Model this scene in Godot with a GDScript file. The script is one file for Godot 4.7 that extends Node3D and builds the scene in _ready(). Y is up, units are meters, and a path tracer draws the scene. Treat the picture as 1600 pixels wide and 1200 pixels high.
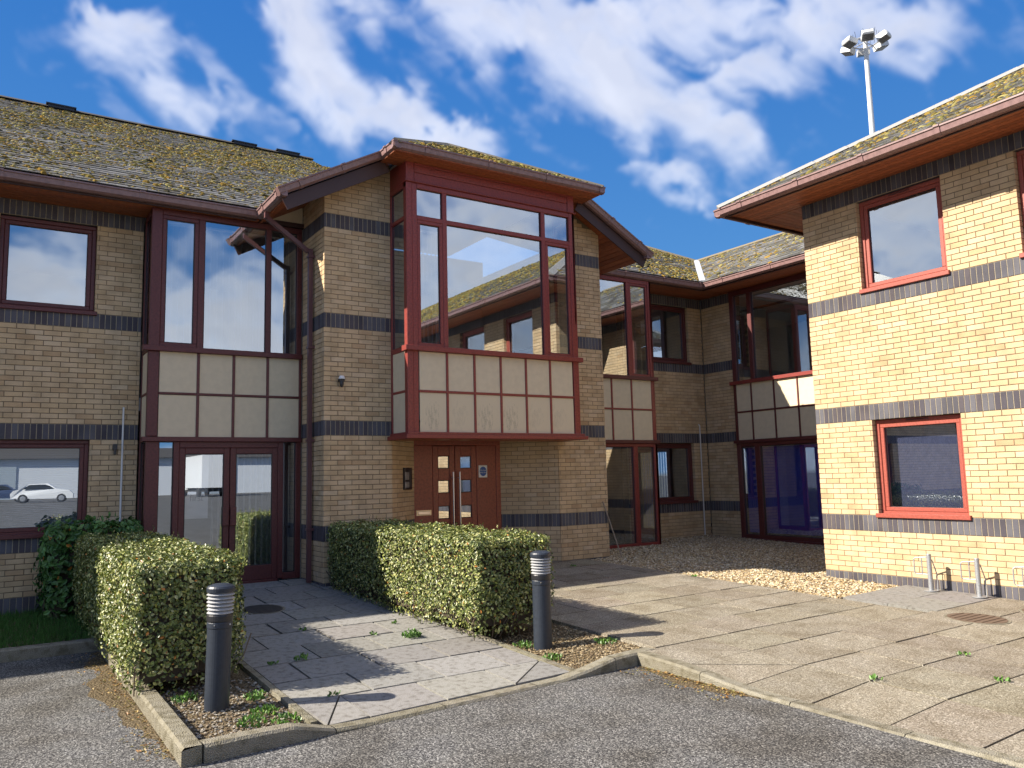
extends Node3D
# A courtyard of a two-storey brick office building. x right, y up, z towards the viewer; the origin is the corner of
# the right-hand wing at the top of its plinth.
const K := 0.546                      # roof pitch
const F := 1255.17                    # focal length in pixels of a 1600 x 1200 picture
var cam: Camera3D
var rng := RandomNumberGenerator.new()
var M := {}
var brick_lists := {}
var slate_lists := {}
var mesh_cache := {}

# ------------------------------------------------------------------ mesh builder
class MB:
	var v := PackedVector3Array()
	var n := PackedVector3Array()
	var c := PackedColorArray()
	func tri(a: Vector3, b: Vector3, d: Vector3, col := Color.WHITE):
		var m := (b - a).cross(d - a).normalized()
		v.append(a); v.append(d); v.append(b)
		for i in 3:
			n.append(m); c.append(col)
	func quad(a: Vector3, b: Vector3, d: Vector3, e: Vector3, col := Color.WHITE):
		var m := (d - a).cross(e - b).normalized()
		v.append(a); v.append(d); v.append(b); v.append(a); v.append(e); v.append(d)
		for i in 6:
			n.append(m); c.append(col)
	func box(a: Vector3, b: Vector3, col := Color.WHITE):
		var p := [Vector3(a.x, a.y, a.z), Vector3(b.x, a.y, a.z), Vector3(b.x, b.y, a.z), Vector3(a.x, b.y, a.z), Vector3(a.x, a.y, b.z), Vector3(b.x, a.y, b.z), Vector3(b.x, b.y, b.z), Vector3(a.x, b.y, b.z)]
		quad(p[4], p[5], p[6], p[7], col); quad(p[1], p[0], p[3], p[2], col); quad(p[0], p[4], p[7], p[3], col)
		quad(p[5], p[1], p[2], p[6], col); quad(p[7], p[6], p[2], p[3], col); quad(p[0], p[1], p[5], p[4], col)
	# a box whose front (+z) edges are chamfered and that has no back
	func chamfer(a: Vector3, b: Vector3, e: float, col := Color.WHITE, back := false):
		var o := [Vector3(a.x, a.y, 0), Vector3(b.x, a.y, 0), Vector3(b.x, b.y, 0), Vector3(a.x, b.y, 0)]
		var s := [Vector3(e, e, 0), Vector3(-e, e, 0), Vector3(-e, -e, 0), Vector3(e, -e, 0)]
		var f := []; var g := []; var h := []
		for i in 4:
			f.append(Vector3(o[i].x + s[i].x, o[i].y + s[i].y, b.z)); g.append(Vector3(o[i].x, o[i].y, b.z - e)); h.append(Vector3(o[i].x, o[i].y, a.z))
		quad(f[0], f[1], f[2], f[3], col)
		for i in 4:
			var j := (i + 1) % 4
			quad(g[i], g[j], f[j], f[i], col); quad(h[i], h[j], g[j], g[i], col)
		if back:
			quad(h[3], h[2], h[1], h[0], col)
	# a bar of any direction with a rectangular or round section
	func tube(pts: Array, r: float, sides := 8, col := Color.WHITE, turn := 0.0, caps := true):
		var rings := []
		var side := Vector3.ZERO
		for i in pts.size():
			var d: Vector3 = ((pts[mini(i + 1, pts.size() - 1)] - pts[maxi(i - 1, 0)]) as Vector3).normalized()
			if side == Vector3.ZERO:
				side = d.cross(Vector3.UP if absf(d.y) < 0.9 else Vector3.BACK).normalized()
			side = (side - d * side.dot(d)).normalized()
			var up := side.cross(d)
			var ring := []
			for k in sides:
				var t := TAU * k / sides + turn
				ring.append(pts[i] + (side * cos(t) + up * sin(t)) * r)
			rings.append(ring)
		for i in rings.size() - 1:
			for k in sides:
				var j := (k + 1) % sides
				quad(rings[i][j], rings[i][k], rings[i + 1][k], rings[i + 1][j], col)
		if caps:
			for k in range(1, sides - 1):
				tri(rings[0][0], rings[0][k], rings[0][k + 1], col)
				tri(rings[-1][0], rings[-1][k + 1], rings[-1][k], col)
	func lathe(prof: Array, sides := 24, col := Color.WHITE, at := Vector3.ZERO):
		for i in prof.size() - 1:
			for k in sides:
				var t0 := TAU * k / sides
				var t1 := TAU * (k + 1) / sides
				var p := func(q, t): return at + Vector3(q[0] * cos(t), q[1], q[0] * sin(t))
				var a: Vector3 = p.call(prof[i], t0); var b: Vector3 = p.call(prof[i], t1)
				var e: Vector3 = p.call(prof[i + 1], t1); var f: Vector3 = p.call(prof[i + 1], t0)
				if a.is_equal_approx(b):
					tri(a, f, e, col)
				elif e.is_equal_approx(f):
					tri(a, e, b, col)
				else:
					quad(b, a, f, e, col)
	# profile: closed polygon in (out, up); swept from a to b
	func sweep(prof: Array, a: Vector3, b: Vector3, out: Vector3, col := Color.WHITE):
		var d := (b - a).normalized()
		var up := Vector3.UP - d * d.y
		up = up.normalized()
		var n0 := prof.size()
		var flip := out.cross(up).dot(d) < 0
		for i in n0:
			var j := (i + 1) % n0
			var p0: Vector3 = out * prof[i][0] + up * prof[i][1]
			var p1: Vector3 = out * prof[j][0] + up * prof[j][1]
			if flip:
				quad(a + p0, a + p1, b + p1, b + p0, col)
			else:
				quad(a + p1, a + p0, b + p0, b + p1, col)
		for e in [a, b]:
			for i in range(1, n0 - 1):
				tri(e + out * prof[0][0] + up * prof[0][1], e + out * prof[i][0] + up * prof[i][1], e + out * prof[i + 1][0] + up * prof[i + 1][1], col)
	# flat polygon (x,z) pulled down from the heights given by top
	func prism(poly: Array, top: Callable, depth: float, col := Color.WHITE):
		var pts := PackedVector2Array()
		for q in poly: pts.append(Vector2(q[0], q[1]))
		if Geometry2D.is_polygon_clockwise(pts):
			pts.reverse()
		var idx := Geometry2D.triangulate_polygon(pts)
		var at := func(q: Vector2, dn := 0.0): return Vector3(q.x, top.call(q.x, q.y) - dn, q.y)
		for i in range(0, idx.size(), 3):
			var a: Vector3 = at.call(pts[idx[i]]); var b: Vector3 = at.call(pts[idx[i + 1]]); var d: Vector3 = at.call(pts[idx[i + 2]])
			if (b - a).cross(d - a).y < 0:
				tri(a, d, b, col)
			else:
				tri(a, b, d, col)
		for i in pts.size():
			var j := (i + 1) % pts.size()
			quad(at.call(pts[i], depth), at.call(pts[i]), at.call(pts[j]), at.call(pts[j], depth), col)
	func mesh() -> ArrayMesh:
		var m := ArrayMesh.new()
		if v.is_empty():
			return m
		var a := []
		a.resize(Mesh.ARRAY_MAX)
		a[Mesh.ARRAY_VERTEX] = v; a[Mesh.ARRAY_NORMAL] = n; a[Mesh.ARRAY_COLOR] = c
		m.add_surface_from_arrays(Mesh.PRIMITIVE_TRIANGLES, a)
		return m

# ------------------------------------------------------------------ node helpers
var taken := {}
func numbered(called: String) -> String:
	taken[called] = taken.get(called, -1) + 1
	return called if taken[called] == 0 else "%s_%03d" % [called, taken[called]]
func thing(called: String, label: String, category: String, at := Vector3.ZERO, group := "", turn := 0.0) -> Node3D:
	var o := Node3D.new()
	o.name = numbered(called)
	add_child(o)
	o.position = at; o.rotation.y = turn
	tag(o, label, category, group)
	return o
func tag(o: Node, label: String, category: String, group := "", kind := ""):
	if label: o.set_meta("label", label)
	if category: o.set_meta("category", category)
	if group: o.set_meta("group", group)
	if kind: o.set_meta("kind", kind)
# a mesh whose vertices are given in the frame `t` of the world, put under parent
func put(parent: Node3D, called: String, mesh: Mesh, mat: Material, t := Transform3D()) -> MeshInstance3D:
	var o := MeshInstance3D.new()
	o.name = numbered(called) if parent == self else called
	o.mesh = mesh
	o.material_override = mat
	parent.add_child(o, true)
	o.global_transform = t
	return o
func structure(called: String, mesh: Mesh, mat: Material, t := Transform3D()) -> MeshInstance3D:
	var o := put(self, called, mesh, mat, t)
	o.set_meta("kind", "structure")
	return o
func frame(at: Vector3, u: Vector3, n: Vector3) -> Transform3D:
	return Transform3D(Basis(u, Vector3.UP, n), at)
func pixel(p: Vector3) -> Vector3:        # where a point shows in the 1600 x 1200 picture, and its depth
	var q := cam.global_transform.affine_inverse() * p
	return Vector3(800 + F * q.x / -q.z, 600 - F * q.y / -q.z, -q.z)
func direction(px: float, py: float) -> Vector3:
	return (cam.global_transform.basis * Vector3((px - 800) / F, -(py - 600) / F, -1)).normalized()
func lin(r: float, g: float, b: float) -> Color:
	return Color(r, g, b).linear_to_srgb()

# ------------------------------------------------------------------ materials
func noise(freq: float, oct: int, s: int, kind := FastNoiseLite.TYPE_SIMPLEX_SMOOTH) -> FastNoiseLite:
	var n := FastNoiseLite.new()
	n.noise_type = kind; n.frequency = freq; n.fractal_octaves = oct; n.seed = s
	n.fractal_type = FastNoiseLite.FRACTAL_FBM if oct > 1 else FastNoiseLite.FRACTAL_NONE
	n.cellular_return_type = FastNoiseLite.RETURN_CELL_VALUE
	n.cellular_jitter = 1.0
	return n
func tex(freq: float, oct: int, s: int, stops: Array, size := 512, kind := FastNoiseLite.TYPE_SIMPLEX_SMOOTH) -> NoiseTexture2D:
	var t := NoiseTexture2D.new()
	t.width = size; t.height = size; t.seamless = true; t.noise = noise(freq, oct, s, kind)
	var g := Gradient.new()
	var offs := PackedFloat32Array(); var cols := PackedColorArray()
	for q in stops:
		offs.append(q[0]); cols.append(Color(q[1], q[2], q[3]).linear_to_srgb())
	g.offsets = offs; g.colors = cols
	t.color_ramp = g
	return t
func grey(freq: float, oct: int, s: int, lo: float, hi: float, size := 512, kind := FastNoiseLite.TYPE_SIMPLEX_SMOOTH) -> NoiseTexture2D:
	return tex(freq, oct, s, [[0.15, lo, lo, lo], [0.85, hi, hi, hi]], size, kind)
func mat(key: String, col: Color, rough := 0.8, opts := {}) -> StandardMaterial3D:
	var m := StandardMaterial3D.new()
	m.resource_name = key
	m.albedo_color = col
	m.roughness = rough
	m.metallic_specular = opts.get("spec", 0.5)
	m.metallic = opts.get("metal", 0.0)
	if opts.get("vc", false): m.vertex_color_use_as_albedo = true
	if opts.has("tex"):
		m.albedo_texture = opts.tex
		m.uv1_triplanar = true; m.uv1_world_triplanar = opts.get("world", true)
		m.uv1_scale = Vector3.ONE * opts.get("scale", 1.0)
	if opts.has("bump"):
		m.heightmap_enabled = true; m.heightmap_texture = opts.bump; m.heightmap_scale = opts.get("depth", 0.3)
		m.uv1_triplanar = true; m.uv1_world_triplanar = opts.get("world", true)
		m.uv1_scale = Vector3.ONE * opts.get("scale", 1.0)
	if opts.has("blot"):
		m.detail_enabled = true; m.detail_albedo = opts.blot; m.detail_blend_mode = BaseMaterial3D.BLEND_MODE_MUL
		m.detail_uv_layer = BaseMaterial3D.DETAIL_UV_2
		m.uv2_triplanar = true; m.uv2_world_triplanar = true; m.uv2_scale = Vector3.ONE * opts.get("blot_scale", 0.3)
	M[key] = m
	return m
func glass(key: String, share: float, tint: Color):
	var m := StandardMaterial3D.new()
	m.resource_name = key
	var im := Image.create(4, 4, false, Image.FORMAT_RGB8)
	im.fill(Color.WHITE)
	m.albedo_texture = ImageTexture.create_from_image(im)
	m.albedo_color = Color(tint.r, tint.g, tint.b, share)
	m.transparency = BaseMaterial3D.TRANSPARENCY_ALPHA
	m.metallic = 1.0
	m.roughness = 0.0
	M[key] = m
func materials():
	var grain := grey(0.05, 4, 3, 0.86, 1.06)
	mat("brick", Color.WHITE, 0.9, {"vc": true, "tex": grain, "bump": grain, "depth": 0.12, "scale": 2.6, "spec": 0.3, "blot": grey(0.014, 4, 5, 0.8, 1.08), "blot_scale": 0.35})
	mat("pale_mortar", lin(0.4, 0.34, 0.24), 0.95, {"tex": grey(0.09, 3, 4, 0.6, 1.1), "scale": 2.0, "spec": 0.2})
	mat("mortar", lin(0.21, 0.168, 0.11), 0.95, {"tex": grey(0.09, 3, 4, 0.7, 1.1), "scale": 2.0, "spec": 0.2})
	mat("slate", Color.WHITE, 0.75, {"vc": true, "tex": grey(0.04, 4, 8, 0.6, 1.15), "scale": 2.2, "bump": grain, "depth": 0.5, "spec": 0.35})
	mat("felt", lin(0.05, 0.045, 0.04), 0.9)
	mat("moss", Color.WHITE, 0.95, {"vc": true, "spec": 0.1})
	var paint := grey(0.03, 5, 11, 0.68, 1.12)
	mat("red_wood", lin(0.26, 0.043, 0.033), 0.42, {"tex": paint, "scale": 1.5})
	mat("faded_wood", lin(0.33, 0.07, 0.045), 0.5, {"tex": grey(0.03, 4, 12, 0.75, 1.1), "scale": 1.8})
	mat("dark_wood", lin(0.12, 0.027, 0.024), 0.45, {"tex": paint, "scale": 1.5})
	mat("door_paint", lin(0.27, 0.052, 0.03), 0.35, {"tex": paint, "scale": 1.2})
	mat("gutter", lin(0.25, 0.15, 0.14), 0.32, {"tex": grey(0.02, 4, 14, 0.75, 1.1), "scale": 1.1})
	mat("pipe", lin(0.12, 0.05, 0.05), 0.4)
	mat("soffit", lin(0.38, 0.115, 0.042), 0.5, {"vc": true, "tex": grey(0.015, 4, 16, 0.7, 1.1), "scale": 1.4})
	mat("fascia", lin(0.05, 0.022, 0.018), 0.5)
	mat("panel", lin(0.66, 0.56, 0.385), 0.7, {"tex": grey(0.01, 4, 17, 0.94, 1.02), "scale": 1.3})
	# specks of mould running down the cream boards under the oriel window
	for kind in [["mouldy_panel", 0.6, 61], ["stained_panel", 0.28, 67]]:
		var im := Image.create(256, 256, false, Image.FORMAT_RGB8)
		var a := noise(0.02, 3, kind[2]); var b := noise(0.16, 2, kind[2] + 1); var c := noise(0.05, 2, kind[2] + 2)
		for y in 256:
			for x in 256:
				var spk := smoothstep(-0.05, 0.4, b.get_noise_2d(x * 2.4, y * 0.95) + 0.35 * c.get_noise_2d(x * 2.2, y * 0.4))
				var w := clampf(0.85 - pow((y - 150.0) / 95.0, 2.0) - pow((x - 118.0) / 75.0, 2.0) + 1.9 * a.get_noise_2d(x * 1.6, y * 0.6), 0, 1)
				im.set_pixel(x, y, Color(0.66, 0.56, 0.385).lerp(Color(0.1, 0.1, 0.075), spk * w * kind[1]).linear_to_srgb())
		var mould := StandardMaterial3D.new()
		mould.resource_name = kind[0]; mould.albedo_texture = ImageTexture.create_from_image(im); mould.roughness = 0.75
		M[kind[0]] = mould
	mat("white_plastic", lin(0.7, 0.69, 0.66), 0.4)
	mat("black_plastic", lin(0.02, 0.02, 0.022), 0.35)
	mat("steel", lin(0.55, 0.55, 0.55), 0.28, {"metal": 1.0})
	mat("galvanised", lin(0.42, 0.43, 0.44), 0.5, {"metal": 0.6, "tex": grey(0.03, 3, 24, 0.7, 1.1), "scale": 3.0})
	mat("brass", lin(0.6, 0.52, 0.38), 0.35, {"metal": 0.8})
	mat("bollard_paint", lin(0.022, 0.029, 0.042), 0.45, {"tex": grey(0.02, 4, 25, 0.75, 1.25), "scale": 2.0})
	mat("louvre", lin(0.33, 0.335, 0.34), 0.45)
	mat("interior_wall", lin(0.42, 0.42, 0.4), 0.9)
	mat("interior_floor", lin(0.06, 0.065, 0.075), 0.9)
	mat("ceiling", lin(0.6, 0.6, 0.58), 0.9)
	mat("blind_white", lin(0.62, 0.63, 0.64), 0.8)
	mat("blind_blue", lin(0.045, 0.075, 0.55), 0.8)
	mat("dusty_blue", lin(0.1, 0.125, 0.24), 0.8, {"tex": tex(0.05, 3, 48, [[0.2, 0.5, 0.5, 0.55], [0.55, 0.8, 0.82, 0.9], [0.75, 2.2, 2.3, 2.0]]), "scale": 2.0})
	M.dusty_blue.uv1_scale = Vector3(5.0, 0.7, 5.0)
	mat("blind_grey", lin(0.33, 0.38, 0.42), 0.6)
	mat("sign_white", lin(0.75, 0.76, 0.72), 0.4)
	mat("sign_blue", lin(0.01, 0.09, 0.33), 0.4)
	mat("ink_grey", lin(0.3, 0.3, 0.3), 0.6)
	glass("glass", 0.5, Color(0.92, 0.96, 1.0))
	mat("lead", lin(0.5, 0.51, 0.53), 0.5, {"tex": grey(0.03, 3, 26, 0.75, 1.1), "scale": 2.0})
	# ground
	var cell := FastNoiseLite.TYPE_CELLULAR
	mat("asphalt", Color.WHITE, 0.9, {"tex": tex(0.085, 1, 31, [[0.0, 0.03, 0.03, 0.032], [0.35, 0.075, 0.074, 0.073], [0.7, 0.16, 0.157, 0.15], [0.92, 0.24, 0.235, 0.225], [1.0, 0.42, 0.41, 0.39]], 1024, cell), "scale": 1.35, "bump": grey(0.085, 1, 31, 0.0, 1.0, 1024, cell), "depth": 0.3, "spec": 0.3, "blot": tex(0.012, 4, 33, [[0.15, 0.7, 0.67, 0.62], [0.5, 0.95, 0.94, 0.92], [0.85, 1.1, 1.08, 1.04]]), "blot_scale": 0.17})
	mat("aggregate", Color.WHITE, 0.9, {"vc": true, "tex": tex(0.11, 1, 34, [[0.0, 0.135, 0.119, 0.091], [0.4, 0.235, 0.21, 0.165], [0.75, 0.315, 0.285, 0.228], [1.0, 0.48, 0.447, 0.38]], 1024, cell), "scale": 1.15, "bump": grey(0.11, 1, 34, 0.0, 1.0, 1024, cell), "depth": 0.2, "spec": 0.25, "blot": tex(0.014, 4, 35, [[0.15, 0.78, 0.75, 0.7], [0.5, 0.97, 0.96, 0.94], [0.85, 1.08, 1.07, 1.05]]), "blot_scale": 0.3})
	mat("concrete", Color.WHITE, 0.9, {"vc": true, "tex": tex(0.1, 4, 36, [[0.1, 0.16, 0.157, 0.15], [0.5, 0.27, 0.263, 0.25], [0.9, 0.36, 0.35, 0.33]], 1024), "scale": 0.9, "bump": grey(0.2, 3, 37, 0.0, 1.0), "depth": 0.2, "spec": 0.3, "blot": tex(0.02, 5, 38, [[0.05, 0.55, 0.53, 0.5], [0.3, 0.86, 0.85, 0.83], [0.5, 0.98, 0.98, 0.97], [0.95, 1.08, 1.08, 1.07]]), "blot_scale": 1.1})
	mat("kerb", Color.WHITE, 0.9, {"vc": true, "tex": tex(0.16, 3, 39, [[0.05, 0.12, 0.11, 0.085], [0.5, 0.26, 0.24, 0.19], [0.95, 0.4, 0.375, 0.31]], 512), "scale": 1.4, "bump": grey(0.1, 4, 39, 0.0, 1.0), "depth": 0.7, "spec": 0.25, "blot": tex(0.03, 4, 42, [[0.2, 0.6, 0.58, 0.5], [0.5, 0.95, 0.94, 0.9], [0.85, 1.1, 1.1, 1.05]]), "blot_scale": 0.5})
	mat("joint", lin(0.045, 0.04, 0.03), 0.95)
	mat("soil", Color.WHITE, 0.95, {"tex": tex(0.06, 4, 43, [[0.2, 0.05, 0.037, 0.022], [0.5, 0.13, 0.1, 0.06], [0.8, 0.23, 0.185, 0.115]]), "scale": 1.3, "bump": grey(0.06, 4, 43, 0.0, 1.0), "depth": 1.0, "spec": 0.2})
	mat("gravel_bed", Color.WHITE, 0.95, {"tex": tex(0.12, 2, 44, [[0.2, 0.1, 0.08, 0.055], [0.5, 0.32, 0.26, 0.17], [0.8, 0.55, 0.48, 0.36]]), "scale": 1.6, "bump": grey(0.12, 2, 44, 0.0, 1.0), "depth": 1.2, "spec": 0.2})
	mat("stone", Color.WHITE, 0.85, {"vc": true, "spec": 0.3})
	mat("iron", lin(0.05, 0.042, 0.036), 0.7, {"tex": grey(0.06, 3, 45, 0.6, 1.3), "scale": 2.0})
	mat("rust_iron", lin(0.13, 0.085, 0.055), 0.85, {"tex": grey(0.1, 3, 46, 0.6, 1.3), "scale": 2.0})
	var lf := mat("leaf", Color.WHITE, 0.42, {"vc": true, "spec": 0.5})
	lf.backlight_enabled = true; lf.backlight = Color(0.3, 0.34, 0.1)
	var sf := mat("shrub_leaf", Color.WHITE, 0.45, {"vc": true, "spec": 0.5})
	sf.backlight_enabled = true; sf.backlight = Color(0.2, 0.35, 0.08)
	mat("grass", Color.WHITE, 0.8, {"vc": true, "spec": 0.2})
	mat("twig", lin(0.055, 0.04, 0.025), 0.9)
	mat("bark", lin(0.13, 0.1, 0.07), 0.9)
	mat("cane", lin(0.3, 0.24, 0.18), 0.7)
	mat("lamp_grey", lin(0.62, 0.63, 0.62), 0.5)
	mat("lamp_glass", lin(0.12, 0.12, 0.12), 0.2)
	mat("car_white", lin(0.75, 0.75, 0.74), 0.25)
	mat("car_dark", lin(0.04, 0.06, 0.12), 0.25)
	mat("car_red", lin(0.35, 0.03, 0.03), 0.25)
	mat("tyre", lin(0.02, 0.02, 0.02), 0.8)
	mat("car_window", lin(0.015, 0.018, 0.02), 0.1)
	mat("shed", lin(0.62, 0.64, 0.66), 0.6)

# ------------------------------------------------------------------ brickwork
const BUFF := [Color(0.605, 0.445, 0.265), Color(0.59, 0.428, 0.25), Color(0.625, 0.465, 0.285), Color(0.56, 0.392, 0.22), Color(0.6, 0.438, 0.262), Color(0.64, 0.49, 0.31), Color(0.58, 0.426, 0.255), Color(0.525, 0.362, 0.205)]
const BLUE := [Color(0.095, 0.092, 0.105), Color(0.115, 0.113, 0.126), Color(0.085, 0.078, 0.09), Color(0.13, 0.128, 0.14), Color(0.1, 0.09, 0.097)]
const BANDS := [[-0.225, 0.0], [0.6, 0.825], [2.175, 2.4], [3.825, 4.05], [5.4, 5.625]]
# t: frame of the wall face; bricks from u0 to u1 and y0 to y1 leaving out the openings [u0, u1, y0, y1]
func brick_wall(wing: Node3D, t: Transform3D, u0: float, u1: float, y0: float, y1: float, openings := [], roofline = null, bands := BANDS, shift := 0.0, thick := 0.3):
	var mb := MB.new()
	var us := [u0, u1]; var ys := [y0, y1]
	for o in openings:
		for i in 2:
			if o[i] > u0 and o[i] < u1: us.append(o[i])
			if o[i + 2] > y0 and o[i + 2] < y1: ys.append(o[i + 2])
	us.sort(); ys.sort()
	var E := 0.007
	for i in us.size() - 1:
		for j in ys.size() - 1:
			if us[i + 1] - us[i] < 0.01 or ys[j + 1] - ys[j] < 0.01: continue
			var cu: float = (us[i] + us[i + 1]) / 2; var cy: float = (ys[j] + ys[j + 1]) / 2
			if openings.any(func(o): return cu > o[0] and cu < o[1] and cy > o[2] and cy < o[3]): continue
			var a := Vector3(us[i], ys[j], -thick); var b := Vector3(us[i + 1], ys[j + 1], -E)
			# draw back from openings and ends
			for o in openings + [[-99.0, u0, -99.0, 99.0], [u1, 99.0, -99.0, 99.0], [-99.0, 99.0, y1, 99.0]]:
				if cy > o[2] and cy < o[3]:
					if absf(o[1] - a.x) < 0.001: a.x += E
					if absf(o[0] - b.x) < 0.001: b.x -= E
				if cu > o[0] and cu < o[1]:
					if absf(o[3] - a.y) < 0.001: a.y += E
					if absf(o[2] - b.y) < 0.001: b.y -= E
			if roofline != null:
				var ya: float = minf(b.y, roofline.call(a.x) - E); var yb: float = minf(b.y, roofline.call(b.x) - E)
				var p := [Vector3(a.x, a.y, b.z), Vector3(b.x, a.y, b.z), Vector3(b.x, yb, b.z), Vector3(a.x, ya, b.z)]
				var q := []
				for w in p: q.append(Vector3(w.x, w.y, a.z))
				mb.quad(p[0], p[1], p[2], p[3]); mb.quad(q[1], q[0], q[3], q[2])
				for k in 4: mb.quad(q[k], q[(k + 1) % 4], p[(k + 1) % 4], p[k])
			else:
				mb.box(a, b)
	var wall := put(wing, "wall", mb.mesh(), M.mortar, t)
	if not brick_lists.has(wing): brick_lists[wing] = []
	var list: Array = brick_lists[wing]
	# courses
	var rows := []
	var y := -0.225 - 0.075 * 4
	while y < y1 - 0.01:
		var band = null
		for bd in bands:
			if absf(bd[0] - y) < 0.01: band = bd
		if band:
			rows.append([y, band[1], true]); y = band[1]
		else:
			rows.append([y, y + 0.075, false]); y += 0.075
	var course := 0
	var strips := MB.new()
	for r in rows:
		course += 1
		if r[1] < y0 + 0.02: continue
		if r[2]:
			var free := [[u0 + E, u1 - E]]
			for o in openings:
				if r[0] + 0.02 > o[3] or r[1] - 0.02 < o[2]: continue
				var rest := []
				for s in free:
					if s[1] <= o[0] or s[0] >= o[1]: rest.append(s)
					else:
						if s[0] < o[0]: rest.append([s[0], o[0] - E])
						if s[1] > o[1]: rest.append([o[1] + E, s[1]])
				free = rest
			for s in free: strips.box(Vector3(s[0], r[0] + 0.002, -0.03), Vector3(s[1], r[1] - 0.002, -0.0045))
		var lo: float = r[0] + 0.004; var hi: float = r[1] - 0.004
		var step := 0.075 if r[2] else 0.225
		var u: float = u0 - step * 2 + (0.0 if r[2] else (0.1125 if course % 2 else 0.0)) + fmod(shift, step)
		while u < u1:
			var spans := [[maxf(u + 0.004, u0), minf(u + step - 0.004, u1)]]
			u += step
			for o in openings:
				if lo + 0.02 > o[3] or hi - 0.02 < o[2]: continue
				var next := []
				for s in spans:
					if s[1] <= o[0] or s[0] >= o[1]: next.append(s)
					else:
						if s[0] < o[0]: next.append([s[0], o[0]])
						if s[1] > o[1]: next.append([o[1], s[1]])
				spans = next
			for s in spans:
				if s[1] - s[0] < 0.018: continue
				if roofline != null and hi > minf(roofline.call(s[0]), roofline.call(s[1])) + 0.03: continue
				list.append({"t": t, "wall": wall, "a": Vector3(s[0], lo, -0.1), "b": Vector3(s[1], hi, rng.randf_range(-0.0012, 0.0012)), "dark": r[2]})
	if strips.v.size() > 0: put(wall, "band_mortar", strips.mesh(), M.pale_mortar, t).set_meta("kind", "stuff")
	return wall
func finish_bricks(wing: Node3D):
	var list: Array = brick_lists[wing]
	for b in list:
		var p := pixel(b.t * ((b.a + b.b) / 2))
		var w := absf(pixel(b.t * b.a).x - pixel(b.t * b.b).x) * absf(pixel(b.t * b.a).y - pixel(b.t * b.b).y)
		var facing: bool = b.t.basis.z.dot(cam.global_position - b.t * b.b) > 0
		b.rank = w if p.z > 0 and p.x > 3 and p.x < 1597 and p.y > 3 and p.y < 1197 and facing and b.b.y > 0.02 and b.b.x - b.a.x > (0.05 if b.dark else 0.15) else 0.0
	list.sort_custom(func(p, q): return p.rank > q.rank)
	var mb := MB.new()
	for i in list.size():
		var b = list[i]
		var tone := rng.randi() % (BLUE.size() if b.dark else BUFF.size())
		if not b.dark and rng.randf() < 0.55: tone = rng.randi() % 3
		var col: Color = BLUE[tone] if b.dark else BUFF[tone]
		if i < 300 and b.rank > 0:
			var size: Vector3 = b.b - b.a
			var key := "%s%d_%d_%d" % [b.dark, tone, roundi(size.x * 200), roundi(size.y * 200)]
			if not mesh_cache.has(key):
				var m1 := MB.new()
				var h := Vector3(roundi(size.x * 200) / 400.0, roundi(size.y * 200) / 400.0, 0.05)
				m1.chamfer(-h, h, 0.0025, col)
				mesh_cache[key] = m1.mesh()
			put(b.wall, "brick", mesh_cache[key], M.brick, b.t * Transform3D(Basis(), (b.a + b.b) / 2))
		else:
			var m2 := MB.new()
			m2.chamfer(b.a, b.b, 0.0025, col)
			for k in m2.v.size():
				mb.v.append(b.t * m2.v[k]); mb.n.append(b.t.basis * m2.n[k]); mb.c.append(m2.c[k])
	var o := put(wing, "brickwork", mb.mesh(), M.brick)
	o.set_meta("kind", "stuff")

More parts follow.
